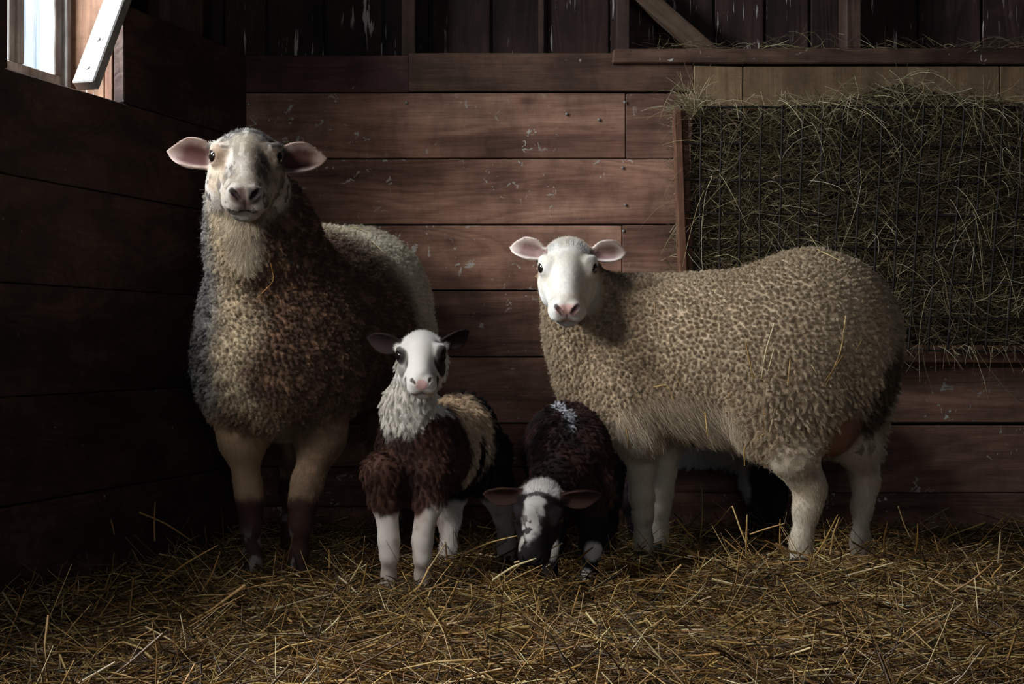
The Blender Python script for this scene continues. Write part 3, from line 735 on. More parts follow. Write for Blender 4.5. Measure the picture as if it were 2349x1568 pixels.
# ---- heads, in a skull space: -y out along the nose, +z off the forehead, adult size
def head_solids(S, H, ears, snout=1.0, cheek=1.0, lamb=False, jaw=1.0):
    sn = lambda y: y * snout if y < -0.05 else y
    def E(c, r, k=0.02, op=1, R=None, g='head'): S.ell(H, (c[0], sn(c[1]), c[2]), r, k, g, op, R)
    def C(p0, r0, p1, r1, k=0.025, op=1, g='head'): S.cap(H, (p0[0], sn(p0[1]), p0[2]), r0, (p1[0], sn(p1[1]), p1[2]), r1, k, g, op)
    E((0, 0.010, 0.0), (0.059, 0.070, 0.055))
    E((0, -0.03, 0.012), (0.054, 0.05, 0.045))
    C((0, -0.04, 0.004), 0.050, (0, -0.165, -0.012), 0.030)                    # bridge of the nose
    C((0, -0.05, 0.030), 0.020, (0, -0.17, 0.004), 0.017, 0.03)
    E((0, -0.178, -0.016), (0.035, 0.034, 0.029), 0.02)                        # muzzle
    for s in (-1, 1):
        E((s * 0.0175, -0.198, -0.006), (0.0165, 0.016, 0.0165), 0.012)        # nostril wings
        E((s * 0.022, -0.180, -0.030), (0.019, 0.027, 0.016), 0.012)           # upper lip
        E((s * 0.042 * cheek, -0.03, -0.048), (0.030 * cheek, 0.062, 0.044), 0.03)     # cheek
        C((s * 0.036, -0.05, -0.022), 0.024, (s * 0.020, -0.16, -0.026), 0.020, 0.03)
        E((s * 0.052, -0.046, 0.020), (0.019, 0.027, 0.019), 0.018)            # orbit
        C((s * 0.044, -0.052, 0.036), 0.010, (s * 0.062, -0.030, 0.034), 0.009, 0.016)  # brow
        C((s * 0.048, 0.02, 0.006), 0.024, (s * 0.060, 0.024, 0.006), 0.018, 0.02)      # ear root
    C((0, 0.02, -0.062), 0.046 * jaw, (0, -0.145, -0.051), 0.025, 0.03)              # lower jaw
    E((0, -0.163, -0.053), (0.027, 0.029, 0.019), 0.012)                       # chin
    for s in (-1, 1):
        ed = unit(np.array([s * 0.86, -0.46, 0.20]))
        ec = np.array([s * 0.0575, -0.050, 0.021])
        S.ell(H, ec, (0.0175, 0.0195, 0.0165), 0.008, 'head', 1)
        Rz = rot(0, 0, math.degrees(math.atan2(ed[1], ed[0])))
        S.ell(H, ec + ed * 0.013, (0.016, 0.0150, 0.0108), 0.003, 'head', -1, Rz)
        a = np.array([s * 0.0185, sn(-0.2085), -0.001])                        # nostril: a slanting comma
        S.cap(H, a, 0.0042, a + np.array([s * 0.009, 0.004, 0.007]), 0.0034, 0.004, 'head', -1)
        S.cap(H, a + np.array([0, -0.001, 0]), 0.0042, a + np.array([-s * 0.006, -0.003, -0.007]), 0.0024, 0.004, 'head', -1)
        S.cap(H, (s * 0.001, sn(-0.206), -0.0415), 0.0032, (s * 0.030, sn(-0.180), -0.0395), 0.0032, 0.004, 'head', -1)   # mouth line
        S.cap(H, (s * 0.030, sn(-0.180), -0.0395), 0.0030, (s * 0.041, sn(-0.148), -0.032), 0.0022, 0.004, 'head', -1)
    S.cap(H, (0, sn(-0.2165), -0.010), 0.0016, (0, sn(-0.2075), -0.040), 0.0024, 0.004, 'head', -1)
    for f, L, Wd, cup, tip, pw in ears: S.leaf(f, L, Wd, 0.0052, cup, 0.012, 'ear', tip, pw)

def seg_dist(Q, a, b_):
    a, b_ = np.array(a), np.array(b_); ba = b_ - a; h = np.clip(((Q - a) @ ba) / (ba @ ba), 0, 1)
    return np.linalg.norm(Q - a - h[:, None] * ba, axis=1)

def muzzle_marks(Q, snout=1.0):
    """masks of the dark lip line and of the nostril openings"""
    A = Q * np.array([1, 1, 1.0]); sn = lambda y: y * snout; lip, nos = np.full(len(Q), 9.0), np.full(len(Q), 9.0)
    for s in (-1, 1):
        lip = np.minimum(lip, np.minimum(seg_dist(A, (0, sn(-0.207), -0.0415), (s * 0.030, sn(-0.180), -0.0395)), seg_dist(A, (s * 0.030, sn(-0.180), -0.0395), (s * 0.041, sn(-0.148), -0.032))))
        a = np.array([s * 0.0185, sn(-0.2085), -0.001]); nos = np.minimum(nos, np.minimum(seg_dist(A, a, a + np.array([s * 0.009, 0.004, 0.007])), seg_dist(A, a, a + np.array([-s * 0.006, -0.003, -0.007]))))
    lip = np.minimum(lip, seg_dist(A, (0, sn(-0.215), -0.012), (0, sn(-0.207), -0.040)) + 0.0015)
    return 1 - sstep(0.0028, 0.0060, lip), 1 - sstep(0.0045, 0.0085, nos)

def ear_frame(H, side, out, openn, at=(0.060, 0.022, 0.016)):
    """OUT: direction of the ear tip, OPENN: where the open side looks, both in barn space"""
    u = unit(np.asarray(out, float)); n = np.asarray(openn, float); n = unit(n - u * (n @ u)); v = np.cross(n, u)
    return Frame(np.stack([u, v, n], -1), H.pt((side * at[0], at[1], at[2])), H.sc)

def ear_inner(ears, V):
    """1 on the hollow side of the ears, away from their rims"""
    out = np.zeros(len(V))
    for f, L, Wd, cup, tip, pw in ears:
        u, v, n = f.loc(V[:, 0], V[:, 1], V[:, 2]); t = np.clip(u / L, 0, 1)
        w = Wd * np.maximum(np.sin(math.pi * (0.10 + 0.90 * t) ** 1.05), 0.02) ** pw
        ns = cup * (np.minimum(np.abs(v), Wd) / Wd) ** 2 - tip * t * t
        m = sstep(0.0, 0.003, n - ns) * (1 - sstep(0.5, 0.95, np.abs(v) / w)) * (1 - sstep(0.6, 0.95, t)) * (u > -0.01) * (u < L * 1.1) * (np.abs(v) < Wd * 1.3) * (np.abs(n) < 0.05)
        out = np.maximum(out, m)
    return out

def eye_pair(parent, H, base, snout=1.0):
    out = []
    for s in (-1, 1):
        c = H.pt((s * 0.0582, -0.0510, 0.0212)); r = 0.0158 * H.sc
        th, ph = np.meshgrid(np.linspace(0, math.pi, 17), np.linspace(0, 2 * math.pi, 25)[:-1], indexing='ij')
        v = np.stack([np.sin(th) * np.cos(ph), np.sin(th) * np.sin(ph), np.cos(th)], -1).reshape(-1, 3) * r + c - base
        i, j = np.meshgrid(np.arange(16), np.arange(24), indexing='ij'); j2 = (j + 1) % 24
        f = np.stack([i * 24 + j, (i + 1) * 24 + j, (i + 1) * 24 + j2, i * 24 + j2], -1).reshape(-1, 4)
        o = np_mesh('eye', v, f, M_EYE, parent=parent); out.append(o)
    return out

def hoof(parent, base, p, heading, r=0.022, h=0.03, col=None):
    """a cloven hoof: two rounded toes"""
    hd = unit(np.array([heading[0], heading[1], 0.0])); sd = np.array([-hd[1], hd[0], 0])
    vs_, fs = [], []
    for s in (-1, 1):
        o = len(vs_); c = np.asarray(p) + sd * s * r * 0.48
        for z, k, fw in ((0.0, 1.0, 0.35), (h * 0.5, 0.88, 0.15), (h, 0.66, -0.05)):
            for a in np.arange(8) * math.pi / 4: vs_.append(c + hd * (math.cos(a) * r * 1.05 * k + fw * r) + sd * math.sin(a) * r * 0.46 * k + np.array([0, 0, z]))
        for i in range(2):
            for k in range(8): fs.append((o + i * 8 + k, o + i * 8 + (k + 1) % 8, o + (i + 1) * 8 + (k + 1) % 8, o + (i + 1) * 8 + k))
        fs += [(o + 16, o + 17, o + 18, o + 19), (o + 16, o + 19, o + 20, o + 23), (o + 20, o + 21, o + 22, o + 23)]
    return np_mesh('hoof', np.array(vs_) - base, np.array(fs), M_HOOF, parent=parent)
m, nt, b = new_mat('hoof_horn'); M_HOOF = m
b.inputs['Base Color'].default_value = (*lin(54, 46, 38), 1); b.inputs['Roughness'].default_value = 0.6

def build_body(S, headc, hr, coarse, fine):
    lo, hi = S.bounds(); pad = 0.03; ax = []
    for i in range(3): ax.append(axis(lo[i] - pad, hi[i] + pad, headc[i] - hr[i], headc[i] + hr[i], coarse, fine))
    f = S.field(ax); V, Fq = surface_nets(f, ax)
    for _ in range(2):                                  # a light relaxing pass
        acc = np.zeros_like(V); cnt = np.zeros(len(V))
        for a in range(4):
            np.add.at(acc, Fq[:, a], V[Fq[:, (a + 1) % 4]]); np.add.at(cnt, Fq[:, a], 1)
        V = V * 0.6 + 0.4 * acc / cnt[:, None]
    return V, Fq, vnormals(V, Fq)

def noisy(P, sc, seed, amp): return amp * (fbm(P, sc, seed, 3) - 0.5) * 2
def blob(Q, c, r, P, sc=60, seed=1, amp=0.25, soft=0.25):
    """a patch of colour with a ragged edge: 1 inside, 0 outside"""
    d = np.sqrt((((Q - np.array(c)) / np.array(r)) ** 2).sum(-1)) + noisy(P, sc, seed, amp)
    return 1 - sstep(1 - soft, 1 + soft, d)

CREAM = lin(198, 186, 166); WHITE = lin(232, 228, 222); TAN = lin(176, 154, 126); BROWN = lin(70, 46, 38); BLACK = lin(30, 26, 27); PINK = lin(206, 150, 146); GREY = lin(124, 120, 118)

# ------------------------------------------------------------------ the tall ewe with the speckled face
def ewe_speckled():
    base = np.array([-0.47, -0.50, 0.0]); root = empty('sheep', base)
    tag(root, 'tall ewe with a speckled grey face and raised head near the window', 'sheep', 'ewes')
    B = Frame(rot(rz=-13), base); S = Solid()
    S.ell(B, (0, 0.03, 0.575), (0.212, 0.36, 0.232), 0.06)
    S.ell(B, (0, -0.22, 0.545), (0.202, 0.20, 0.225), 0.06)
    S.ell(B, (0, -0.33, 0.46), (0.150, 0.13, 0.145), 0.06)
    S.ell(B, (0, 0.26, 0.605), (0.196, 0.20, 0.218), 0.06)
    S.cap(B, (0, -0.29, 0.62), 0.140, (0.0, -0.38, 0.77), 0.108, 0.06)
    H = Frame(rot(rx=25, rz=9), W(566, 366, 3.25), 1.05)
    nk = H.pt((0, 0.035, -0.055))
    S.cap(Frame(), B.pt((0, -0.37, 0.76)), 0.110, nk, 0.078, 0.05, 'neck')
    S.cap(Frame(), H.pt((0, 0.03, -0.02)), 0.055, nk, 0.074, 0.03, 'neck')
    S.cap(Frame(), W(570, 590, 3.245), 0.022, H.pt((0, -0.03, -0.072)), 0.052, 0.06, 'throat')
    ears = [(ear_frame(H, -1, (-1, 0.10, 0.22), (0.35, -1, 0.25), (0.060, 0.022, -0.016)), 0.106, 0.031, 0.024, -0.006, 0.8),
            (ear_frame(H, 1, (1, 0.06, 0.10), (-0.45, -1, 0.18), (0.060, 0.022, -0.016)), 0.104, 0.031, 0.024, -0.004, 0.8)]
    head_solids(S, H, ears, cheek=1.12, jaw=1.08)
    # legs, traced joint by joint
    def leg(pts, k=0.03): S.chain(Frame(), [(W(*p[:3]), p[3]) for p in pts], k, 'leg')
    S.cap(Frame(), B.pt((-0.11, -0.26, 0.46)), 0.085, W(556, 1005, 3.40), 0.050, 0.05, 'thigh')
    leg([(556, 1005, 3.40, 0.046), (568, 1110, 3.42, 0.025), (573, 1150, 3.42, 0.0235), (577, 1200, 3.43, 0.020), (580, 1275, 3.44, 0.0155), (580, 1312, 3.43, 0.019)])
    S.cap(Frame(), B.pt((0.10, -0.26, 0.46)), 0.085, W(738, 1000, 3.42), 0.052, 0.05, 'thigh')
    leg([(738, 1000, 3.42, 0.048), (704, 1110, 3.40, 0.030), (694, 1155, 3.40, 0.026), (690, 1205, 3.40, 0.0205), (687, 1272, 3.41, 0.0155), (686, 1318, 3.40, 0.019)])
    for sx, pts in ((-1, [(690, 1040, 3.90, 0.055), (668, 1120, 3.93, 0.026), (664, 1200, 3.86, 0.016), (658, 1262, 3.82, 0.019)]),
                    (1, [(900, 1040, 3.93, 0.055), (905, 1120, 3.96, 0.030), (900, 1195, 3.90, 0.020), (895, 1262, 3.86, 0.021)])):
        S.cap(Frame(), B.pt((sx * 0.10, 0.24, 0.50)), 0.115, W(*pts[0][:3]), pts[0][3], 0.05, 'thigh'); leg(pts)
    V, Fq, Nn = build_body(S, H.pt((0, -0.07, -0.01)), (0.21, 0.14, 0.145), 0.0050, 0.0027)
    g = S.groups(V); Q = H.lp(V); BL = B.lp(V)
    naked = np.minimum.reduce([g['head'], g['ear'], g['leg'], g['throat'] + 0.004])
    fl = sstep(-0.012, 0.016, naked - np.minimum(g['body'], g['neck']) + noisy(V, 30, 5, 0.008))
    fl = fl * sstep(0.29, 0.37, V[:, 2] + noisy(V, 10, 3, 0.06)) * (1 - sstep(0.10, 0.04, Q[:, 1]) * sstep(-0.12, -0.06, Q[:, 2]) * (np.abs(Q[:, 0]) < 0.09))
    # colour of the coat
    c = np.tile(lin(196, 178, 150), (len(V), 1))
    back = sstep(-0.15, 0.12, BL[:, 1]); c = mixc(c, lin(206, 194, 172), back)
    # dark brown chest and shoulder on the far side of the breast, grey speckle on the near shoulder
    dk = sstep(-0.045, 0.05, BL[:, 0] + noisy(V, 9, 21, 0.06) - 0.10 * (0.62 - V[:, 2])) * (1 - sstep(0.0, 0.26, BL[:, 1] + noisy(V, 8, 22, 0.05) + 1.1 * np.clip(V[:, 2] - 0.60, -0.1, 1)))
    c = mixc(c, lin(74, 52, 42), 0.95 * dk)
    spk = sstep(0.50, 0.60, fbm(V, 62, 31, 2)); c = mixc(c, lin(150, 116, 92), dk * sstep(0.56, 0.66, fbm(V, 70, 35, 2)) * 0.6)
    gy = sstep(-0.045, -0.115, BL[:, 0] + noisy(V, 10, 24, 0.03)) * (1 - back)
    c = mixc(c, lin(150, 146, 142), gy); c = mixc(c, lin(42, 38, 38), gy * spk * 0.95)
    c = mixc(c, lin(84, 62, 50), (1 - gy) * (1 - dk) * sstep(0.58, 0.66, fbm(V, 75, 41, 2)) * (1 - back) * 0.6)
    # belly and legs
    lg = sstep(0.42, 0.33, V[:, 2]); c = mixc(c, lin(150, 124, 98), lg * (1 - 0.6 * dk))
    knee = sstep(0.190, 0.165, V[:, 2] + noisy(V, 40, 7, 0.018)); c = mixc(c, lin(66, 46, 40), knee)
    c = mixc(c, lin(140, 132, 126), knee * sstep(0.56, 0.62, fbm(V, 38, 9, 2)) * sstep(0.12, 0.06, V[:, 2]))
    c = mixc(c, lin(84, 60, 48), lg * (1 - knee) * sstep(0.46, 0.62, fbm(V, 11, 19, 3)) * 0.75)
    # face
    hd = 1 - sstep(0.0, 0.02, np.minimum(g['head'], g['ear']))
    fc = np.tile(lin(188, 181, 172), (len(V), 1))
    P = Q * 1.0
    mot = sstep(0.44, 0.54, fbm(P * np.array([1.7, 0.55, 1.0]), 62, 77, 3)) * (Q[:, 2] > -0.02); fc = mixc(fc, lin(50, 47, 48), mot * 0.9 * sstep(-0.15, -0.08, Q[:, 1]))
    fc = mixc(fc, lin(150, 122, 100), 0.75 * blob(P, (-0.055, -0.06, 0.0), (0.03, 0.06, 0.05), P, 40, 2))
    fc = mixc(fc, lin(150, 122, 100), 0.6 * blob(P, (0.055, -0.06, -0.01), (0.03, 0.07, 0.05), P, 40, 3))
    d1 = blob(P, (0.022, -0.085, 0.03), (0.022, 0.085, 0.05), P, 55, 4, 0.55, 0.35)       # dark flash down the nose
    d2 = blob(P, (-0.018, -0.02, 0.05), (0.014, 0.06, 0.05), P, 50, 5, 0.6, 0.3)
    d3 = blob(P, (0.03, 0.02, 0.05), (0.03, 0.05, 0.05), P, 60, 6, 0.8, 0.3)
    d4 = blob(P, (-0.022, -0.135, 0.015), (0.012, 0.035, 0.03), P, 60, 8, 0.5, 0.3)
    st = sstep(0.50, 0.60, fbm(P * np.array([1.6, 0.7, 1.0]), 95, 12, 3))
    for w_, a in ((d1, 0.95), (d2, 0.9), (d3, 0.8), (d4, 0.9)): fc = mixc(fc, lin(44, 42, 45), w_ * a * (0.5 + 0.5 * st))
    sp = sstep(0.60, 0.64, fbm(P, 66, 14, 2)) * sstep(0.0, 0.03, np.abs(P[:, 0])) ; fc = mixc(fc, lin(58, 50, 50), 0.85 * sp * (Q[:, 1] < 0.02))
    for s in (-1, 1): fc = mixc(fc, lin(54, 44, 42), 0.9 * blob(P, (s * 0.036, -0.125, -0.005), (0.010, 0.030, 0.022), P, 60, 15 + s, 0.5))
    fc = fc * (0.62 + 0.76 * fbm(P * np.array([2.2, 0.55, 1.4]), 150, 88, 3))[:, None]
    nose = blob(P, (0, -0.212, -0.004), (0.030, 0.020, 0.018), P, 50, 17, 0.15); fc = mixc(fc, lin(84, 58, 56), nose * np.where(P[:, 0] < 0.0, 0.9, 0.6)); fc = mixc(fc, lin(46, 40, 42), nose * sstep(-0.002, 0.01, P[:, 0]) * 0.8)
    lips = blob(P, (0, -0.204, -0.026), (0.012, 0.02, 0.016), P, 50, 18, 0.15); fc = mixc(fc, lin(112, 82, 78), lips * 0.7)
    ml, mn = muzzle_marks(P); fc = mixc(fc, lin(58, 42, 40), ml * 0.85); fc = mixc(fc, lin(34, 25, 25), mn * 0.9)
    ear = 1 - sstep(-0.004, 0.004, g['ear'] - g['head']); fc = mixc(fc, lin(140, 118, 108), ear * 0.9)
    ei = ear_inner(ears, V); fc = mixc(fc, lin(66, 35, 32), ei * 0.95)
    c = mixc(c, fc, hd * (1 - fl))
    thr = (1 - fl) * sstep(0.02, 0.0, g['throat'] - g['body']) * (1 - hd); c = mixc(c, lin(206, 192, 168), thr * 0.8)
    cen = fleece_tufts(V, Nn, fl, 0.0095, 3)
    _, dist = nearest(V, V[cen]); bump = (0.0050 * (1 - np.clip(dist / 0.0070, 0, 1) ** 2) - 0.0015 + noisy(V, 28, 66, 0.004)) * fl
    V2 = V + Nn * bump[:, None]; N2 = vnormals(V2, Fq)
    np_mesh('body', V2 - base, Fq, M_SKIN, c, parent=root)
    eye_pair(root, H, base)
    for p in ((580, 1315, 3.42), (686, 1321, 3.39), (658, 1268, 3.81), (895, 1268, 3.85)): q_ = W(*p); q_[2] = max(q_[2] - 0.012, -0.02); hoof(root, base, q_, (-0.2, -1))
    if not QUICK:
        Vl = V2 - base
        wool('fleece', root, Vl, Fq, Nn, c, fl, 260000, 0.0105, 0.0095, cen, 0.00025, curl=0.0026, turns=1.3, clump=0.72)
        fuzz('loose_wool', root, Vl, Fq, Nn, c, fl, 70000, 0.011, 0.00016)
        near_h = (1 - fl) * (1 - sstep(0.05, 0.12, np.minimum(g['head'], g['ear'])))
        def flow(R_, NN):
            q_ = (R_ + base - H.t) @ H.R; d = np.tile(H.R @ np.array([0, 1.0, 0.10]), (len(R_), 1)); d = d + (q_[:, :1] * 5) * (H.R @ np.array([1.0, 0, 0])); d[:, 2] -= np.where(q_[:, 2] < -0.05, 1.4, 0.0); return d
        lv = 0.55 + 1.3 * sstep(0.03, -0.03, Q[:, 1] * -1 + 0.0) * hd * (Q[:, 2] > 0.0) + 2.4 * sstep(-0.07, -0.10, Q[:, 2]) * (Q[:, 1] > -0.13)
        lv = lv * (1 - 0.72 * ear) * (1 - 0.75 * np.clip(nose + lips, 0, 1)); wgt = near_h * (1 - 0.8 * np.clip(nose, 0, 1))
        short_coat('face_hair', root, Vl, Fq, Nn, c, wgt, 110000, 0.0085, flow, 0.40, 0.00024, lenv=lv, vary=0.32)
        short_coat('leg_hair', root, Vl, Fq, Nn, c, (1 - fl) * (1 - near_h), 26000, 0.010, lambda r_, n_: np.tile([0, 0, -1.0], (len(r_), 1)), 0.35, 0.00035)
    return root
ewe_speckled()

# ------------------------------------------------------------------ the cream ewe, side on, face to the camera
def ewe_cream():
    base = np.array([0.488, -0.50, 0.0]); root = empty('sheep', base)
    tag(root, 'cream ewe with a white face standing side-on before the hay rack', 'sheep', 'ewes')
    B = Frame(rot(rz=-122), base); S = Solid(); G = Frame()
    S.ell(B, (0, 0.02, 0.488), (0.200, 0.35, 0.205), 0.06)
    S.ell(B, (0, -0.20, 0.490), (0.175, 0.19, 0.200), 0.06)
    S.ell(B, (0, 0.25, 0.525), (0.195, 0.215, 0.215), 0.06)
    S.ell(B, (0, -0.25, 0.42), (0.130, 0.15, 0.140), 0.06)
    S.ell(B, (0.0, 0.20, 0.40), (0.16, 0.2, 0.13), 0.06)
    H = Frame(rot(rx=33, ry=0, rz=-3), W(1303, 608, 3.66), 0.97)
    nk = H.pt((0.0, 0.040, -0.060))
    S.cap(G, B.pt((0.02, -0.25, 0.52)), 0.140, B.pt((0.06, -0.295, 0.56)), 0.112, 0.06)
    S.cap(G, B.pt((0.06, -0.295, 0.57)), 0.110, nk, 0.068, 0.05, 'neck')
    S.cap(G, H.pt((0, 0.03, -0.01)), 0.052, nk, 0.070, 0.03, 'neck')
    S.cap(G, H.pt((0, -0.01, -0.07)), 0.036, B.pt((0.08, -0.30, 0.46)), 0.075, 0.05, 'neck')
    ears = [(ear_frame(H, -1, (-1, 0.10, 0.22), (0.35, -1, 0.25)), 0.086, 0.026, 0.022, -0.004, 0.65),
            (ear_frame(H, 1, (1, 0.10, 0.06), (-0.35, -1, 0.25)), 0.084, 0.026, 0.022, -0.004, 0.65)]
    head_solids(S, H, ears)
    def leg(pts, k=0.03): S.chain(G, [(W(*p[:3]), p[3]) for p in pts], k, 'leg')
    S.cap(G, B.pt((0.09, -0.17, 0.42)), 0.085, W(1462, 1010, 3.68), 0.052, 0.05, 'thigh')
    leg([(1462, 1010, 3.68, 0.046), (1470, 1080, 3.70, 0.028), (1473, 1140, 3.71, 0.025), (1475, 1185, 3.72, 0.019), (1476, 1235, 3.73, 0.0165), (1476, 1275, 3.72, 0.020)])
    S.cap(G, B.pt((-0.09, -0.20, 0.42)), 0.080, W(1525, 1010, 3.86), 0.05, 0.05, 'thigh')
    leg([(1525, 1010, 3.86, 0.044), (1522, 1080, 3.86, 0.027), (1517, 1130, 3.85, 0.024), (1514, 1170, 3.85, 0.019), (1512, 1215, 3.86, 0.0165), (1510, 1255, 3.85, 0.020)])
    # near hind leg: big thigh, hock pointing back, long shank
    S.ell(B, (0.115, 0.235, 0.42), (0.085, 0.135, 0.17), 0.05, 'thigh')
    S.cap(G, B.pt((0.12, 0.22, 0.34)), 0.080, W(1822, 1045, 3.42), 0.048, 0.05, 'thigh')
    leg([(1822, 1050, 3.42, 0.048), (1850, 1100, 3.44, 0.032), (1860, 1125, 3.45, 0.029), (1850, 1170, 3.44, 0.025), (1838, 1240, 3.44, 0.020), (1836, 1290, 3.43, 0.024)])
    S.ell(B, (-0.115, 0.27, 0.42), (0.08, 0.13, 0.17), 0.05, 'thigh')
    S.cap(G, B.pt((-0.11, 0.29, 0.36)), 0.070, W(1972, 1030, 3.58), 0.046, 0.05, 'thigh')
    leg([(1972, 1030, 3.58, 0.046), (1984, 1090, 3.60, 0.027), (1986, 1115, 3.60, 0.023), (1978, 1160, 3.58, 0.020), (1973, 1240, 3.56, 0.017), (1972, 1296, 3.55, 0.021)])
    S.ell(G, W(1905, 985, 3.50), (0.055, 0.07, 0.062), 0.03, 'udder')
    S.cap(G, W(1995, 770, 3.46), 0.035, W(1992, 880, 3.45), 0.022, 0.04, 'body')         # docked tail
    V, Fq, Nn = build_body(S, H.pt((0, -0.07, -0.01)), (0.19, 0.13, 0.145), 0.0050, 0.0027)
    g = S.groups(V); Q = H.lp(V); BL = B.lp(V)
    naked = np.minimum.reduce([g['head'], g['ear'], g['leg'] + 0.01, g['udder'] - 0.01])
    fl = sstep(-0.010, 0.014, naked - np.minimum.reduce([g['body'], g['neck'], g['thigh'] + 0.012]) + noisy(V, 30, 6, 0.008))
    fl = fl * sstep(0.215, 0.275, V[:, 2] + noisy(V, 14, 3, 0.04)) * (1 - sstep(0.085, 0.05, Q[:, 1]) * sstep(-0.13, -0.08, Q[:, 2]) * (np.abs(Q[:, 0]) < 0.085))
    px = V[:, 0] * F_PX / (V[:, 1] + CAM_D) + W_PX / 2; py = HORIZON - (V[:, 2] - CAM_H) * F_PX / (V[:, 1] + CAM_D)
    # sparse long hair where the flank is bare of curls
    flank = blob(np.stack([BL[:, 1], V[:, 2]], -1), (-0.01, 0.325), (0.17, 0.075), V, 12, 41, 0.18) * (BL[:, 0] > 0)
    c = np.tile(lin(178, 156, 129), (len(V), 1))
    c = mixc(c, lin(190, 168, 140), sstep(0.4, 0.7, fbm(V, 7, 51, 3)) * 0.7); c = mixc(c, lin(176, 156, 132), flank)
    c = mixc(c, lin(92, 68, 52), sstep(0.60, 0.72, fbm(V, 70, 55, 2)) * 0.45 * sstep(0.05, -0.25, BL[:, 1]))
    neck_shade = blob(V, B.pt((0.02, -0.26, 0.64)), (0.10, 0.10, 0.10), V, 20, 57, 0.2); c = mixc(c, lin(66, 48, 40), neck_shade * 0.85)  # the head's cast shadow, painted onto the neck wool as dark brown
    # soiled wool under the tail
    soil = blob(np.stack([BL[:, 1], BL[:, 0], V[:, 2]], -1), (0.42, 0.0, 0.40), (0.10, 0.06, 0.14), V, 14, 58, 0.25); c = mixc(c, lin(70, 52, 40), soil * 0.85)
    ud = 1 - sstep(-0.005, 0.012, g['udder'] - np.minimum(g['thigh'], g['body'])); c = mixc(c, lin(136, 98, 80), ud * (1 - fl))
    lg = (1 - fl) * (1 - sstep(0.0, 0.02, g['leg'])); c = mixc(c, lin(198, 186, 166), lg)
    c = mixc(c, lin(120, 96, 76), lg * sstep(0.5, 0.7, fbm(V, 18, 61, 3)) * 0.6)
    hd = 1 - sstep(0.0, 0.02, np.minimum(g['head'], g['ear'])); P = Q
    fc = np.tile(lin(214, 209, 202), (len(V), 1))
    fc = mixc(fc, lin(206, 190, 168), 0.5 * sstep(0.45, 0.65, fbm(P, 22, 71, 3)) * (Q[:, 2] > 0.0))
    fc = mixc(fc, lin(200, 176, 150), 0.5 * sstep(0.0, 0.04, Q[:, 1]))
    fc = fc * (0.78 + 0.42 * fbm(P * np.array([2.2, 0.55, 1.4]), 150, 88, 3))[:, None]
    nose = blob(P, (0, -0.213, -0.002), (0.027, 0.018, 0.016), P, 50, 17, 0.15); fc = mixc(fc, lin(206, 154, 146), nose * 0.85)
    ml, mn = muzzle_marks(P); fc = mixc(fc, lin(70, 50, 48), ml * 0.8); fc = mixc(fc, lin(66, 42, 40), mn * 0.85)
    lips = blob(P, (0, -0.204, -0.032), (0.014, 0.016, 0.010), P, 50, 18, 0.15); fc = mixc(fc, lin(208, 152, 146), lips * 0.6)
    for s in (-1, 1): fc = mixc(fc, lin(120, 90, 76), 0.7 * blob(P, (s * 0.066, -0.054, 0.02), (0.014, 0.018, 0.013), P, 50, 29, 0.1))
    ear = 1 - sstep(-0.004, 0.004, g['ear'] - g['head']); fc = mixc(fc, lin(216, 196, 186), ear * 0.8)
    ei = ear_inner(ears, V); fc = mixc(fc, lin(120, 84, 80), ei * 0.85)
    c = mixc(c, fc, hd * (1 - fl))
    cen = fleece_tufts(V, Nn, fl, 0.0100, 4)
    _, dist = nearest(V, V[cen]); bump = (0.0052 * (1 - np.clip(dist / 0.0072, 0, 1) ** 2) - 0.0015 + noisy(V, 26, 66, 0.004)) * fl * (1 - 0.85 * flank)
    V2 = V + Nn * bump[:, None]
    np_mesh('body', V2 - base, Fq, M_SKIN, c, parent=root)
    eye_pair(root, H, base)
    for p in ((1474, 1280, 3.71), (1508, 1260, 3.84), (1834, 1296, 3.42), (1970, 1300, 3.54)): q_ = W(*p); q_[2] = max(q_[2] - 0.012, -0.02); hoof(root, base, q_, (-0.85, 0.53))
    if not QUICK:
        Vl = V2 - base
        lv = (0.45 + 0.55 * sstep(0.25, 0.32, V[:, 2])) * (1.0 + 1.3 * sstep(0.05, 0.30, BL[:, 1]) * sstep(0.52, 0.36, V[:, 2]))        # longer locks on the hind leg
        wool('fleece', root, Vl, Fq, Nn, c, fl * (1 - flank), 260000, 0.0105, 0.0100, cen, 0.00025, curl=0.0027, turns=1.3, lenv=lv, clump=0.72)
        fuzz('loose_wool', root, Vl, Fq, Nn, c, fl * (1 - flank), 70000, 0.011, 0.00016)
        hd_ = B.R @ np.array([0, -1.0, 0])
        short_coat('flank_hair', root, Vl, Fq, Nn, c, fl * flank, 9000, 0.045, lambda r_, n_: np.tile(-0.5 * hd_ + np.array([0, 0, -0.9]), (len(r_), 1)), 0.35, 0.00042, npts=6, jit=0.35, vary=0.2, curve=0.6)
        near_h = (1 - fl) * (1 - sstep(0.05, 0.12, np.minimum(g['head'], g['ear'])))
        def flow(R_, NN):
            q_ = (R_ + base - H.t) @ H.R; d = np.tile(H.R @ np.array([0, 1.0, 0.10]), (len(R_), 1)); d = d + (q_[:, :1] * 5) * (H.R @ np.array([1.0, 0, 0])); d[:, 2] -= np.where(q_[:, 2] < -0.06, 1.4, 0.0); return d
        lv = 0.5 + 1.5 * sstep(-0.03, 0.03, Q[:, 1]) * hd * (Q[:, 2] > 0.0) + 1.2 * sstep(-0.08, -0.11, Q[:, 2]) * (Q[:, 1] > -0.13)
        lv = lv * (1 - 0.72 * ear) * (1 - 0.75 * np.clip(nose + lips, 0, 1)); wgt = near_h * (1 - 0.8 * np.clip(nose, 0, 1))
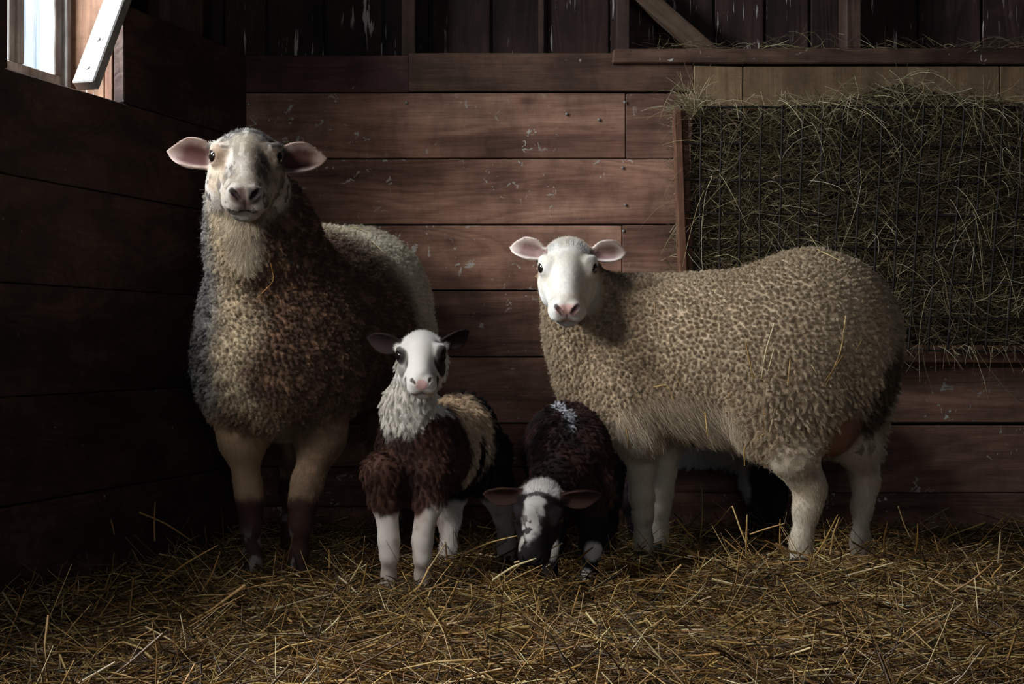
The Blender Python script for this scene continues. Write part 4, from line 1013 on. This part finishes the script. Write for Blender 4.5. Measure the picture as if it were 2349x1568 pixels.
        short_coat('face_hair', root, Vl, Fq, Nn, c, wgt, 110000, 0.0080, flow, 0.40, 0.00024, lenv=lv, vary=0.22)
        short_coat('leg_hair', root, Vl, Fq, Nn, c, (1 - fl) * (1 - near_h) * (1 - 0.9 * ud), 30000, 0.010, lambda r_, n_: np.tile([0, 0, -1.0], (len(r_), 1)), 0.35, 0.00035)
    return root
ewe_cream()

# ------------------------------------------------------------------ lambs
def lamb_finish(root, base, S, H, V, Fq, Nn, c, wmask, nose, ear, g, Q, flow_body, n_body=150000, wl=0.0135, curl=0.0016, n_face=26000, lenv=None):
    np_mesh('body', V - base, Fq, M_SKIN, c, parent=root)
    eye_pair(root, H, base)
    if QUICK: return
    Vl = V - base
    cen = fleece_tufts(V, Nn, np.maximum(wmask, 0.0), 0.0080, 8)
    wool('fleece', root, Vl, Fq, Nn, c, wmask, n_body, wl, 0.0080, cen, 0.00021, curl=curl, turns=0.7, fall=0.9, clump=0.42, vary=0.2, lift=0.35, sway=0.35, lenv=lenv)
    def flow(R_, NN):
        q_ = (R_ + base - H.t) @ H.R; d = np.tile(H.R @ np.array([0, 1.0, 0.10]), (len(R_), 1)); d = d + (q_[:, :1] * 7) * (H.R @ np.array([1.0, 0, 0])); d[:, 2] -= np.where(q_[:, 2] < -0.04, 1.2, 0.0); return d
    short_coat('face_hair', root, Vl, Fq, Nn, c, (1 - wmask) * (1 - 0.85 * nose), n_face * 2, 0.0075, lambda r_, n_: np.where((np.linalg.norm(r_ + base - H.t, axis=1) < 0.17)[:, None], flow(r_, n_), np.array([[0, 0, -1.0]])), 0.42, 0.00022, vary=0.2, lenv=(0.5 + 0.9 * sstep(-0.02, 0.03, Q[:, 1])) * (1 - 0.5 * ear))

def lamb_standing():
    base = np.array([-0.165, -0.80, 0.0]); root = empty('lamb', base)
    tag(root, 'brown and white lamb with black eye patches standing upright beside the tall ewe', 'lamb', 'lambs')
    B = Frame(rot(rz=-20), base); S = Solid(); G = Frame()
    S.ell(B, (0, 0.03, 0.285), (0.086, 0.19, 0.103), 0.04)
    S.ell(B, (0, -0.115, 0.275), (0.084, 0.095, 0.115), 0.04)
    S.ell(B, (0, 0.14, 0.300), (0.084, 0.095, 0.108), 0.04)
    H = Frame(rot(rx=30, ry=-2, rz=2), W(967, 808, 3.15), 0.71)
    nk = H.pt((0, 0.035, -0.055))
    S.cap(G, B.pt((0, -0.13, 0.31)), 0.070, B.pt((0, -0.170, 0.385)), 0.048, 0.04, 'neck')
    S.cap(G, B.pt((0, -0.170, 0.385)), 0.047, nk, 0.042, 0.03, 'neck')
    S.cap(G, H.pt((0, 0.02, -0.01)), 0.034, nk, 0.041, 0.03, 'neck')
    ears = [(ear_frame(H, -1, (-1, 0.25, 0.20), (0.3, -1, -0.5)), 0.105, 0.030, 0.014, 0.0, 0.7),
            (ear_frame(H, 1, (0.9, 0.30, 0.40), (0.3, -1, -0.6)), 0.090, 0.026, 0.016, 0.0, 0.7)]
    head_solids(S, H, ears, snout=0.80, cheek=0.9, jaw=0.8)
    def leg(pts, k=0.02): S.chain(G, [(W(*p[:3]), p[3]) for p in pts], k, 'leg')
    leg([(880, 1085, 3.21, 0.046), (884, 1150, 3.22, 0.030), (890, 1205, 3.22, 0.0185), (892, 1240, 3.22, 0.0195), (893, 1275, 3.22, 0.0165), (892, 1318, 3.24, 0.0135), (890, 1350, 3.24, 0.016)])
    leg([(985, 1085, 3.23, 0.046), (984, 1150, 3.22, 0.030), (973, 1208, 3.21, 0.0185), (969, 1242, 3.21, 0.0190), (969, 1280, 3.21, 0.0155), (968, 1318, 3.23, 0.0130), (966, 1350, 3.23, 0.0155)])
    leg([(1040, 1040, 3.56, 0.060), (1035, 1120, 3.54, 0.040), (1030, 1190, 3.60, 0.024), (1028, 1260, 3.57, 0.016), (1026, 1285, 3.56, 0.018)])
    leg([(1115, 1040, 3.58, 0.062), (1130, 1110, 3.56, 0.042), (1158, 1180, 3.62, 0.024), (1162, 1250, 3.60, 0.017), (1160, 1280, 3.58, 0.018)])
    V, Fq, Nn = build_body(S, H.pt((0, -0.05, -0.01)), (0.155, 0.10, 0.10), 0.0042, 0.0021)
    g = S.groups(V); Q = H.lp(V); BL = B.lp(V); P = Q
    body = np.minimum.reduce([g['body'], g['neck']])
    wm = sstep(-0.008, 0.010, np.minimum(g['head'], g['ear']) - body) * sstep(0.165, 0.20, V[:, 2] + noisy(V, 30, 5, 0.02))
    c = np.tile(lin(78, 53, 44), (len(V), 1)); c = mixc(c, lin(48, 34, 30), sstep(0.45, 0.65, fbm(V, 18, 3, 3)) * 0.8)
    # black hindquarters, cream band over the loin
    c = mixc(c, BLACK, sstep(0.0, 0.06, BL[:, 1] + noisy(V, 14, 7, 0.04)))
    band = blob(np.stack([BL[:, 1], V[:, 2]], -1), (0.055, 0.335), (0.070, 0.10), V, 25, 9, 0.35); c = mixc(c, lin(206, 180, 150), band)
    c = mixc(c, lin(198, 172, 144), blob(np.stack([BL[:, 1], V[:, 2]], -1), (0.015, 0.25), (0.022, 0.11), V, 25, 10, 0.35))
    c = mixc(c, BLACK, blob(np.stack([BL[:, 1], V[:, 2]], -1), (0.05, 0.27), (0.022, 0.05), V, 25, 12, 0.3))
    # white neck and bib
    bib = sstep(0.318, 0.345, V[:, 2] - 1.9 * np.clip(np.abs(BL[:, 0]) - 0.035, 0, 1) + noisy(V, 35, 11, 0.02)) * sstep(-0.02, -0.07, BL[:, 1]); c = mixc(c, lin(232, 226, 216), bib)
    c = mixc(c, lin(90, 74, 66), bib * 0.7 * blob(V, W(925, 950, 3.05), (0.010, 0.05, 0.022), V, 60, 13, 0.3))
    sock = sstep(0.165, 0.150, V[:, 2] + noisy(V, 30, 15, 0.012) - 0.022 * sstep(-0.20, -0.17, V[:, 0]) * (BL[:, 1] < 0)); c = mixc(c, lin(214, 206, 198), sock); c = mixc(c, lin(160, 132, 120), sock * sstep(0.5, 0.7, fbm(V, 30, 16, 3)) * 0.5)
    c = mixc(c, BLACK, sstep(0.215, 0.195, V[:, 2] + noisy(V, 30, 17, 0.02)) * (1 - sock) * (BL[:, 1] > -0.05))
    hd = 1 - sstep(0.0, 0.014, np.minimum(g['head'], g['ear']))
    fc = np.tile(lin(236, 232, 226), (len(V), 1))
    for s in (-1, 1):
        fc = mixc(fc, lin(24, 18, 20), blob(P, (s * 0.060, -0.062, 0.004), (0.030, 0.046, 0.046), P, 45, 21 + s, 0.12, 0.10))
        fc = mixc(fc, lin(36, 28, 28), blob(P, (s * 0.040, -0.130, -0.026), (0.018, 0.022, 0.020), P, 45, 31 + s, 0.15, 0.15))
    nose = blob(P, (0, -0.172, -0.006), (0.018, 0.020, 0.016), P, 50, 17, 0.12); fc = mixc(fc, lin(204, 150, 146), nose * 0.8); ml, mn = muzzle_marks(P, 0.80); fc = mixc(fc, lin(110, 70, 66), ml * 0.7); fc = mixc(fc, lin(74, 42, 42), mn * 0.8)
    ear = 1 - sstep(-0.004, 0.004, g['ear'] - g['head']); fc = mixc(fc, lin(40, 29, 28), ear)
    c = mixc(c, fc, hd * (1 - wm))
    c = mixc(c, fc, hd * np.clip(nose, 0, 1) * (1 - wm))
    for p, hdg in (((890, 1352, 3.23), (-0.3, -1)), ((966, 1352, 3.22), (-0.3, -1)), ((1026, 1290, 3.55), (-0.3, -1)), ((1160, 1285, 3.57), (-0.3, -1))): q_ = W(*p); q_[2] = max(q_[2] - 0.008, -0.02); hoof(root, base, q_, hdg, 0.016, 0.02)
    lamb_finish(root, base, S, H, V, Fq, Nn, c, wm, nose, ear, g, Q, None, lenv=1.0 + 0.15 * bib)
    return root
lamb_standing()

def lamb_grazing():
    base = np.array([0.135, -0.70, 0.0]); root = empty('lamb', base)
    tag(root, 'dark brown lamb lowering its black and white face to the straw', 'lamb', 'lambs')
    B = Frame(rot(rz=4), base); S = Solid(); G = Frame()
    S.ell(B, (0, 0.04, 0.265), (0.097, 0.18, 0.108), 0.04)
    S.ell(B, (-0.01, -0.10, 0.245), (0.085, 0.10, 0.105), 0.04)
    S.ell(B, (0, 0.12, 0.270), (0.092, 0.10, 0.105), 0.04)
    H = Frame(rot(rx=56, ry=5, rz=-8), W(1240, 1158, 3.13), 0.72)
    nk = H.pt((0, 0.04, -0.045))
    S.cap(G, B.pt((-0.01, -0.14, 0.26)), 0.072, nk, 0.044, 0.04, 'neck')
    S.cap(G, H.pt((0, 0.02, -0.01)), 0.036, nk, 0.042, 0.03, 'neck')
    ears = [(ear_frame(H, -1, (-1, 0.05, -0.02), (0.1, -1, -0.55)), 0.108, 0.028, 0.014, 0.0, 0.7),
            (ear_frame(H, 1, (1, 0.05, 0.06), (0.1, -1, -0.55)), 0.112, 0.028, 0.014, 0.0, 0.7)]
    head_solids(S, H, ears, snout=0.84, cheek=0.9, jaw=0.8)
    def leg(pts, k=0.02): S.chain(G, [(W(*p[:3]), p[3]) for p in pts], k, 'leg')
    leg([(1262, 1130, 3.33, 0.045), (1268, 1200, 3.33, 0.028), (1264, 1255, 3.32, 0.0205), (1260, 1310, 3.33, 0.015), (1258, 1330, 3.32, 0.018)])
    leg([(1362, 1110, 3.33, 0.046), (1358, 1190, 3.33, 0.028), (1354, 1255, 3.31, 0.0205), (1352, 1315, 3.32, 0.015), (1350, 1345, 3.30, 0.018)])
    leg([(1290, 1080, 3.68, 0.055), (1282, 1140, 3.67, 0.036), (1280, 1190, 3.72, 0.022), (1278, 1250, 3.70, 0.016), (1276, 1272, 3.68, 0.017)])
    leg([(1382, 1080, 3.69, 0.055), (1390, 1140, 3.67, 0.036), (1394, 1190, 3.72, 0.022), (1394, 1250, 3.70, 0.016), (1392, 1272, 3.68, 0.017)])
    V, Fq, Nn = build_body(S, H.pt((0, -0.05, -0.01)), (0.155, 0.10, 0.105), 0.0042, 0.0021)
    g = S.groups(V); Q = H.lp(V); BL = B.lp(V); P = Q
    body = np.minimum.reduce([g['body'], g['neck']])
    wm = sstep(-0.008, 0.010, np.minimum(g['head'], g['ear']) - body) * sstep(0.150, 0.18, V[:, 2] + noisy(V, 30, 5, 0.02))
    c = np.tile(lin(62, 42, 38), (len(V), 1)); c = mixc(c, lin(34, 27, 27), sstep(0.45, 0.62, fbm(V, 16, 3, 3)) * 0.9)
    line = blob(np.stack([BL[:, 0] + 0.018 + noisy(V, 16, 6, 0.02), BL[:, 1]], -1), (0, 0.0), (0.010, 0.15), V, 40, 7, 0.6) * (V[:, 2] > 0.27); c = mixc(c, lin(200, 200, 204), line * 0.9)
    c = mixc(c, lin(130, 92, 66), blob(V, W(1395, 1120, 3.5), (0.016, 0.2, 0.06), V, 30, 8, 0.3) * 0.7)
    low = sstep(0.155, 0.135, V[:, 2]); c = mixc(c, BLACK, low)
    c = mixc(c, lin(206, 200, 194), low * np.maximum(blob(V, W(1362, 1262, 3.30), (0.020, 0.03, 0.022), V, 40, 9, 0.4), blob(V, W(1270, 1258, 3.30), (0.012, 0.03, 0.03), V, 40, 10, 0.4)))
    c = mixc(c, lin(190, 184, 180), low * blob(V, W(1345, 1318, 3.30), (0.010, 0.03, 0.012), V, 40, 11, 0.4))
    hd = 1 - sstep(0.0, 0.014, np.minimum(g['head'], g['ear']))
    fc = np.tile(lin(34, 28, 30), (len(V), 1))
    blaze = blob(P, (-0.012, -0.045, 0.05), (0.030, 0.090, 0.07), P, 55, 21, 0.30, 0.2); crown = blob(P, (0, 0.035, 0.035), (0.062, 0.036, 0.045), P, 55, 22, 0.25, 0.25)
    fc = mixc(fc, lin(226, 222, 218), np.maximum(blaze, crown))
    fc = mixc(fc, lin(34, 28, 30), 0.9 * blob(P, (0.0, 0.004, 0.05), (0.06, 0.010, 0.05), P, 70, 23, 0.9, 0.3))
    fc = mixc(fc, lin(214, 206, 192), blob(P, (0.040, -0.09, -0.045), (0.020, 0.050, 0.026), P, 45, 24, 0.2))
    fc = mixc(fc, lin(220, 214, 206), blob(P, (-0.034, -0.125, -0.010), (0.014, 0.022, 0.026), P, 60, 25, 0.5))
    fc = mixc(fc, lin(30, 26, 28), blob(P, (0.012, -0.150, 0.0), (0.030, 0.05, 0.04), P, 60, 26, 0.3))
    fc = mixc(fc, lin(34, 28, 30), sstep(0.60, 0.66, fbm(P, 60, 44, 2)) * sstep(-0.02, -0.09, Q[:, 1]) * 0.9)
    nose = blob(P, (0, -0.178, -0.010), (0.026, 0.018, 0.018), P, 50, 17, 0.12); fc = mixc(fc, lin(40, 34, 36), nose)
    ear = 1 - sstep(-0.004, 0.004, g['ear'] - g['head']); fc = mixc(fc, lin(60, 41, 36), ear)
    c = mixc(c, fc, hd * (1 - wm))
    for p in ((1258, 1335, 3.31), (1350, 1348, 3.29), (1276, 1276, 3.67), (1392, 1276, 3.67)): q_ = W(*p); q_[2] = max(q_[2] - 0.008, -0.02); hoof(root, base, q_, (0, -1), 0.015, 0.02)
    lamb_finish(root, base, S, H, V, Fq, Nn, c, wm, nose, ear, g, Q, None)
    return root
lamb_grazing()

def lamb_behind():
    base = np.array([0.50, -0.115, 0.0]); root = empty('lamb', base)
    tag(root, 'black and grey lamb half hidden behind the cream ewe', 'lamb', 'lambs')
    B = Frame(rot(rz=90), base); S = Solid(); G = Frame()
    S.ell(B, (0, 0.02, 0.285), (0.080, 0.19, 0.095), 0.04)
    S.ell(B, (0, -0.115, 0.285), (0.080, 0.10, 0.105), 0.04)
    S.ell(B, (0, 0.14, 0.295), (0.080, 0.095, 0.10), 0.04)
    H = Frame(rot(rx=40, rz=80), B.pt((0, -0.27, 0.45)), 0.70); nk = H.pt((0, 0.035, -0.055))
    S.cap(G, B.pt((0, -0.14, 0.31)), 0.078, nk, 0.052, 0.04, 'neck')
    S.cap(G, H.pt((0, 0.02, -0.01)), 0.036, nk, 0.046, 0.03, 'neck')
    ears = [(ear_frame(H, -1, H.R @ np.array([-1, 0.3, 0.1]), H.R @ np.array([0, -0.6, -0.5])), 0.10, 0.028, 0.014, 0.0, 0.7),
            (ear_frame(H, 1, H.R @ np.array([1, 0.3, 0.1]), H.R @ np.array([0, -0.6, -0.5])), 0.10, 0.028, 0.014, 0.0, 0.7)]
    head_solids(S, H, ears, snout=0.82, cheek=0.9, jaw=0.8)
    for y, kx in ((-0.155, 0.0), (-0.215, 0.0)):
        s = 1 if y > -0.2 else -1
        S.chain(B, [((-s * 0.035, y, 0.24), 0.055), ((-s * 0.04, y, 0.16), 0.042), ((-s * 0.04, y - 0.005, 0.10), 0.030), ((-s * 0.04, y, 0.03), 0.022), ((-s * 0.04, y - 0.01, 0.0), 0.022)], 0.02, 'leg')
    for s, y in ((1, 0.13), (-1, 0.16)):
        S.chain(B, [((s * 0.045, y, 0.25), 0.06), ((s * 0.045, y - 0.01, 0.17), 0.036), ((s * 0.045, y + 0.03, 0.10), 0.020), ((s * 0.045, y + 0.01, 0.03), 0.015), ((s * 0.045, y, 0.0), 0.018)], 0.02, 'leg')
    V, Fq, Nn = build_body(S, H.pt((0, -0.05, -0.01)), (0.11, 0.11, 0.10), 0.0050, 0.0030)
    g = S.groups(V); Q = H.lp(V); BL = B.lp(V); P = Q
    wm = sstep(-0.008, 0.010, np.minimum(g['head'], g['ear']) - np.minimum(g['body'], g['neck'])) * sstep(0.10, 0.13, V[:, 2])
    c = np.tile(lin(48, 40, 44), (len(V), 1))
    gr = np.maximum(blob(np.stack([BL[:, 1], V[:, 2]], -1), (0.03, 0.215), (0.18, 0.030), V, 25, 5, 0.3), blob(np.stack([BL[:, 1], V[:, 2]], -1), (-0.105, 0.14), (0.028, 0.08), V, 25, 6, 0.3))
    c = mixc(c, lin(196, 198, 200), gr * 0.95)
    nose = np.zeros(len(V)); ear = 1 - sstep(-0.004, 0.004, g['ear'] - g['head'])
    for y, s in ((-0.155, -1), (-0.215, 1), (0.13, 1), (0.16, -1)): q_ = B.pt((s * 0.04, y - 0.01, -0.012)); hoof(root, base, q_, (1, 0), 0.016, 0.02)
    lamb_finish(root, base, S, H, V, Fq, Nn, c, wm, nose, ear, g, Q, None, n_body=26000, n_face=6000)
    return root
lamb_behind()

# ================================================================== STRAW
STRAWC = [lin(160, 124, 70), lin(194, 162, 102), lin(124, 92, 52), lin(212, 190, 144), lin(92, 68, 42), lin(66, 50, 34)]
STRAWW = [4.5, 3, 4, 1.6, 3, 2.5]
bed = tag(empty('straw_bedding', (0, 0, 0)), 'deep loose golden straw bedding covering the barn floor', 'straw', kind='stuff')
FEET = [W(580, 1300, 3.43), W(686, 1300, 3.40), W(890, 1340, 3.24), W(966, 1340, 3.23), W(1258, 1320, 3.32), W(1350, 1330, 3.30), W(1836, 1290, 3.43), W(1972, 1290, 3.55), W(1476, 1270, 3.72), W(1510, 1255, 3.85)]
def bedding(name, n, ylo, yhi, lens, rad, tilt, depth, up=0.0, rings=4, sides=3, margin=0.35):
    y = rng.uniform(ylo, yhi, n); D = y + CAM_D
    x = rng.uniform(-1, 1, n) * (0.345 * D + margin)
    xl = -0.74 + 0.2827 * y + 0.03; ok = (x > xl) & (x < XR - 0.1); x, y = x[ok], y[ok]; n = len(x)
    L = lens[0] + (lens[1] - lens[0]) * rng.random(n) ** 1.6
    az = rng.uniform(0, 2 * math.pi, n); ti = rng.normal(0, tilt, n)
    if up: ti = np.abs(rng.normal(up, 0.32, n)).clip(0.1, 1.45)
    z = ground(x, y) + rng.uniform(depth[0], depth[1], n)
    d = np.stack([np.cos(az) * np.cos(ti), np.sin(az) * np.cos(ti), np.sin(ti)], -1)
    b0 = np.stack([x, y, z], -1) - (0 if up else 0.5) * d * L[:, None]
    e = b0 + d * L[:, None]
    for p in (b0, e):                                    # keep clear of the walls
        bad = (p[:, 1] > -0.012) | (p[:, 0] < -0.74 + 0.2827 * p[:, 1] + 0.012)
        L = np.where(bad, 0.02, L)
    b0[:, 1] = np.minimum(b0[:, 1], -0.025)
    r = rng.uniform(rad[0], rad[1], n)
    kink = np.where(rng.random(n) < 0.25, rng.normal(0, 0.25, n), 0)
    cols = palette(n, STRAWC, STRAWW, 0.28)
    return stalks(name, b0, az, ti, L, r, rng.normal(0, 0.035, (n, 2)), cols, M_STRAW, rings=rings, sides=sides, parent=bed, kink=kink, flat=0.55)
K = 0.35 if QUICK else 1.0
bedding('straw_layer', int(15000 * K), -2.6, -0.02, (0.04, 0.20), (0.0010, 0.0022), 0.10, (-0.012, 0.010))
bedding('straw_layer', int(9000 * K), -2.35, -0.02, (0.05, 0.24), (0.0012, 0.0026), 0.26, (0.0, 0.022))
bedding('straw_layer', int(3200 * K), -2.35, -0.10, (0.08, 0.26), (0.0018, 0.0034), 0.24, (0.010, 0.030))
bedding('straw_layer', int(9000 * K), -2.35, -0.02, (0.015, 0.07), (0.0007, 0.0018), 0.3, (0.0, 0.028))
bedding('straw_layer', int(4600 * K), -2.3, -0.05, (0.05, 0.17), (0.0009, 0.0022), 0.3, (-0.01, 0.01), up=0.45)
bedding('straw_layer', int(7000 * K), -2.3, -0.02, (0.04, 0.12), (0.0004, 0.0008), 0.35, (0.0, 0.030), rings=5)

def one_straw(name, pts, r, col, parent=None):
    """a single stalk through given points, with a node and a split end"""
    pts = np.asarray(pts, float); m = 4 * (len(pts) - 1) + 1; t = np.linspace(0, len(pts) - 1, m); i = np.minimum(t.astype(int), len(pts) - 2); f = (t - i)[:, None]
    P = pts[i] * (1 - f) + pts[i + 1] * f
    P[1:-1] = 0.25 * P[:-2] + 0.5 * P[1:-1] + 0.25 * P[2:]
    rr = r * np.interp(np.linspace(0, 1, m), [0, 0.7, 1], [1, 0.9, 0.55]); rr[m // 2] *= 1.18
    base = P[0].copy(); v, fq = tube_np(P - base, rr, 5)
    o = np_mesh(name, v, fq, M_STRAW, np.tile(col, (len(v), 1)), parent=parent, loc=base)
    return o
# the stalks that stand out of the bedding: image points with a distance
big = [((985, 1300), (905, 1455), 3.05), ((1030, 1330), (900, 1475), 2.95), ((598, 1400), (760, 1500), 2.9), ((596, 1400), (455, 1490), 2.9), ((1233, 1460), (1236, 1368), 2.82), ((1345, 1405), (1395, 1510), 2.75),
       ((1518, 1535), (1524, 1405), 2.7), ((1490, 1490), (1600, 1450), 2.72), ((1440, 1515), (1600, 1455), 2.68), ((690, 1410), (735, 1510), 2.75), ((778, 1565), (779, 1415), 2.62), ((735, 1530), (815, 1455), 2.64),
       ((800, 1380), (832, 1285), 3.05), ((820, 1400), (842, 1290), 3.02), ((955, 1365), (1022, 1245), 3.1), ((350, 1350), (500, 1250), 3.05), ((450, 1380), (505, 1265), 3.05), ((632, 1480), (634, 1375), 2.85),
       ((1610, 1230), (1678, 1160), 3.72), ((1680, 1160), (1725, 1275), 3.60), ((1712, 1275), (1714, 1180), 3.55), ((1720, 1225), (1800, 1200), 3.58), ((1860, 1290), (1922, 1180), 3.35), ((1905, 1270), (1926, 1185), 3.35),
       ((1780, 1245), (1870, 1275), 3.38), ((1800, 1280), (1790, 1190), 3.38), ((1940, 1320), (2050, 1290), 3.2), ((2030, 1270), (2036, 1195), 3.4), ((2060, 1160), (2090, 1235), 3.5), ((2100, 1265), (2105, 1200), 3.4),
       ((2290, 1290), (2295, 1220), 3.35), ((2240, 1290), (2280, 1345), 3.1), ((1500, 1480), (1700, 1480), 2.75), ((1900, 1480), (2060, 1495), 2.7), ((1990, 1290), (1870, 1305), 3.2), ((2180, 1360), (2278, 1290), 2.95),
       ((235, 1230), (240, 1135), 3.5), ((355, 1240), (356, 1150), 3.5), ((250, 1175), (262, 1225), 3.5), ((320, 1175), (440, 1240), 3.4), ((1290, 1310), (1360, 1255), 3.2), ((1400, 1345), (1372, 1320), 3.1),
       ((1180, 1290), (1290, 1245), 3.2), ((1060, 1270), (1200, 1225), 3.3), ((1130, 1330), (1230, 1280), 3.05), ((1370, 1370), (1385, 1320), 3.1), ((2100, 1400), (2180, 1290), 2.95), ((1660, 1420), (1690, 1480), 2.8),
       ((400, 1430), (520, 1420), 2.85), ((470, 1440), (590, 1415), 2.85), ((1400, 1560), (1620, 1555), 2.45), ((1180, 1545), (1340, 1560), 2.5), ((1700, 1520), (1850, 1480), 2.6), ((2120, 1490), (2200, 1430), 2.7)]
for k, (a, c, D) in enumerate(big):
    p0, p1 = W(a[0], a[1], D + 0.02), W(c[0], c[1], D - 0.02)
    for p in (p0, p1): p[2] = max(p[2], float(ground(np.array([p[0]]), np.array([p[1]]))[0]) + 0.006)
    mid = (p0 + p1) / 2 + rng.normal(0, 0.006, 3)
    o = one_straw('straw_stalk', [p0, mid, p1], rng.uniform(0.0017, 0.0027), palette(1, STRAWC[:4], [3, 4, 1, 3], 0.1)[0])
    tag(o, 'long golden straw stalk sticking out of the bedding in front of the animals', 'straw', 'loose stalks poking out of the bedding')

# straw caught in the wool: points found on the coats by a ray from the camera side
bpy.context.view_layer.update(); DG = bpy.context.evaluated_depsgraph_get()
def on_coat(px, py, lift=0.010):
    o = Vector((0, -CAM_D, CAM_H)); d = (Vector(W(px, py, 3.0)) - o).normalized()
    hit, loc_, nrm, *_r = scene.ray_cast(DG, o + d * 2.2, d)
    return np.array(loc_) + np.array(nrm) * lift
def caught(pix, r, label, group):
    pts = [on_coat(*p) for p in pix]
    for k in range(1, len(pts)):                         # a stalk hanging past the edge of the coat keeps its distance
        if abs(pts[k][1] - pts[k - 1][1]) > 0.08: pts[k] = W(pix[k][0], pix[k][1], pts[k - 1][1] + CAM_D)
    tag(one_straw('straw_stalk', pts, r, palette(1, STRAWC[:4], [3, 4, 1, 3], 0.1)[0]), label, 'straw', group)
EWE_STRAW = [
    ([(1778, 745), (1765, 800), (1752, 870)], 'long straw hanging down the middle of the cream ewe\'s flank'),
    ([(1775, 800), (1760, 860)], 'short straw beside the long one on the cream ewe\'s mid flank'),
    ([(1937, 730), (1928, 800), (1895, 890)], 'longest bent straw caught on the cream ewe\'s rump'),
    ([(1925, 815), (1900, 860), (1882, 895)], 'straw crossing the longest one on the cream ewe\'s rump'),
    ([(1915, 850), (1940, 915)], 'straw slanting down toward the cream ewe\'s tail'),
    ([(1716, 858), (1770, 880)], 'nearly level straw lying across the cream ewe\'s flank'),
    ([(1812, 825), (1811, 880)], 'short upright straw on the cream ewe\'s hip'),
    ([(1545, 855), (1570, 890)], 'short pale straw low on the cream ewe\'s side behind the shoulder'),
    ([(1712, 790), (1735, 870)], 'thin straw leaning left of the long flank straw on the cream ewe'),
    ([(1754, 990), (1712, 1020), (1708, 1068)], 'bent straw dangling below the cream ewe\'s belly'),
    ([(1756, 920), (1752, 990)], 'upright straw in front of the cream ewe\'s thigh'),
    ([(1510, 885), (1530, 882), (1548, 915)], 'hooked straw low behind the cream ewe\'s elbow'),
    ([(1975, 768), (1955, 800)], 'white straw scrap high on the cream ewe\'s rump near the tail'),
    ([(1680, 900), (1676, 925)], 'tiny straw at the top of the cream ewe\'s bare flank hair'),
    ([(1784, 940), (1768, 1010)], 'straw lying on the cream ewe\'s near thigh'),
    ([(1865, 840), (1868, 860)], 'tiny straw scrap on the cream ewe\'s hip'),
    ([(1440, 980), (1444, 1010), (1442, 1045)], 'thin straw above the cream ewe\'s front leg'),
    ([(1870, 578), (1925, 603)], 'straw lying on top of the cream ewe\'s back'),
    ([(1500, 700), (1502, 780)], 'upright straw high on the cream ewe\'s shoulder'),
    ([(1620, 940), (1623, 1000)], 'thin straw in the long hair of the cream ewe\'s flank')]
for pix, lab in EWE_STRAW: caught(pix, 0.0019 if len(pix) > 2 else 0.0016, lab, 'straw caught on the cream ewe')
for pix, lab in (([(617, 606), (622, 640), (590, 688)], 'bent straw hanging under the throat of the tall ewe'), ([(815, 527), (848, 538)], 'straw lying along the top of the tall ewe\'s back'),
                 ([(855, 562), (880, 588)], 'straw slanting down the tall ewe\'s rump'), ([(432, 760), (428, 790), (434, 815)], 'straw on the tall ewe\'s shoulder next to the left wall'), ([(735, 545), (755, 542)], 'short straw on the tall ewe\'s back beside her neck')):
    caught(pix, 0.0014, lab, 'straw caught on the tall ewe')
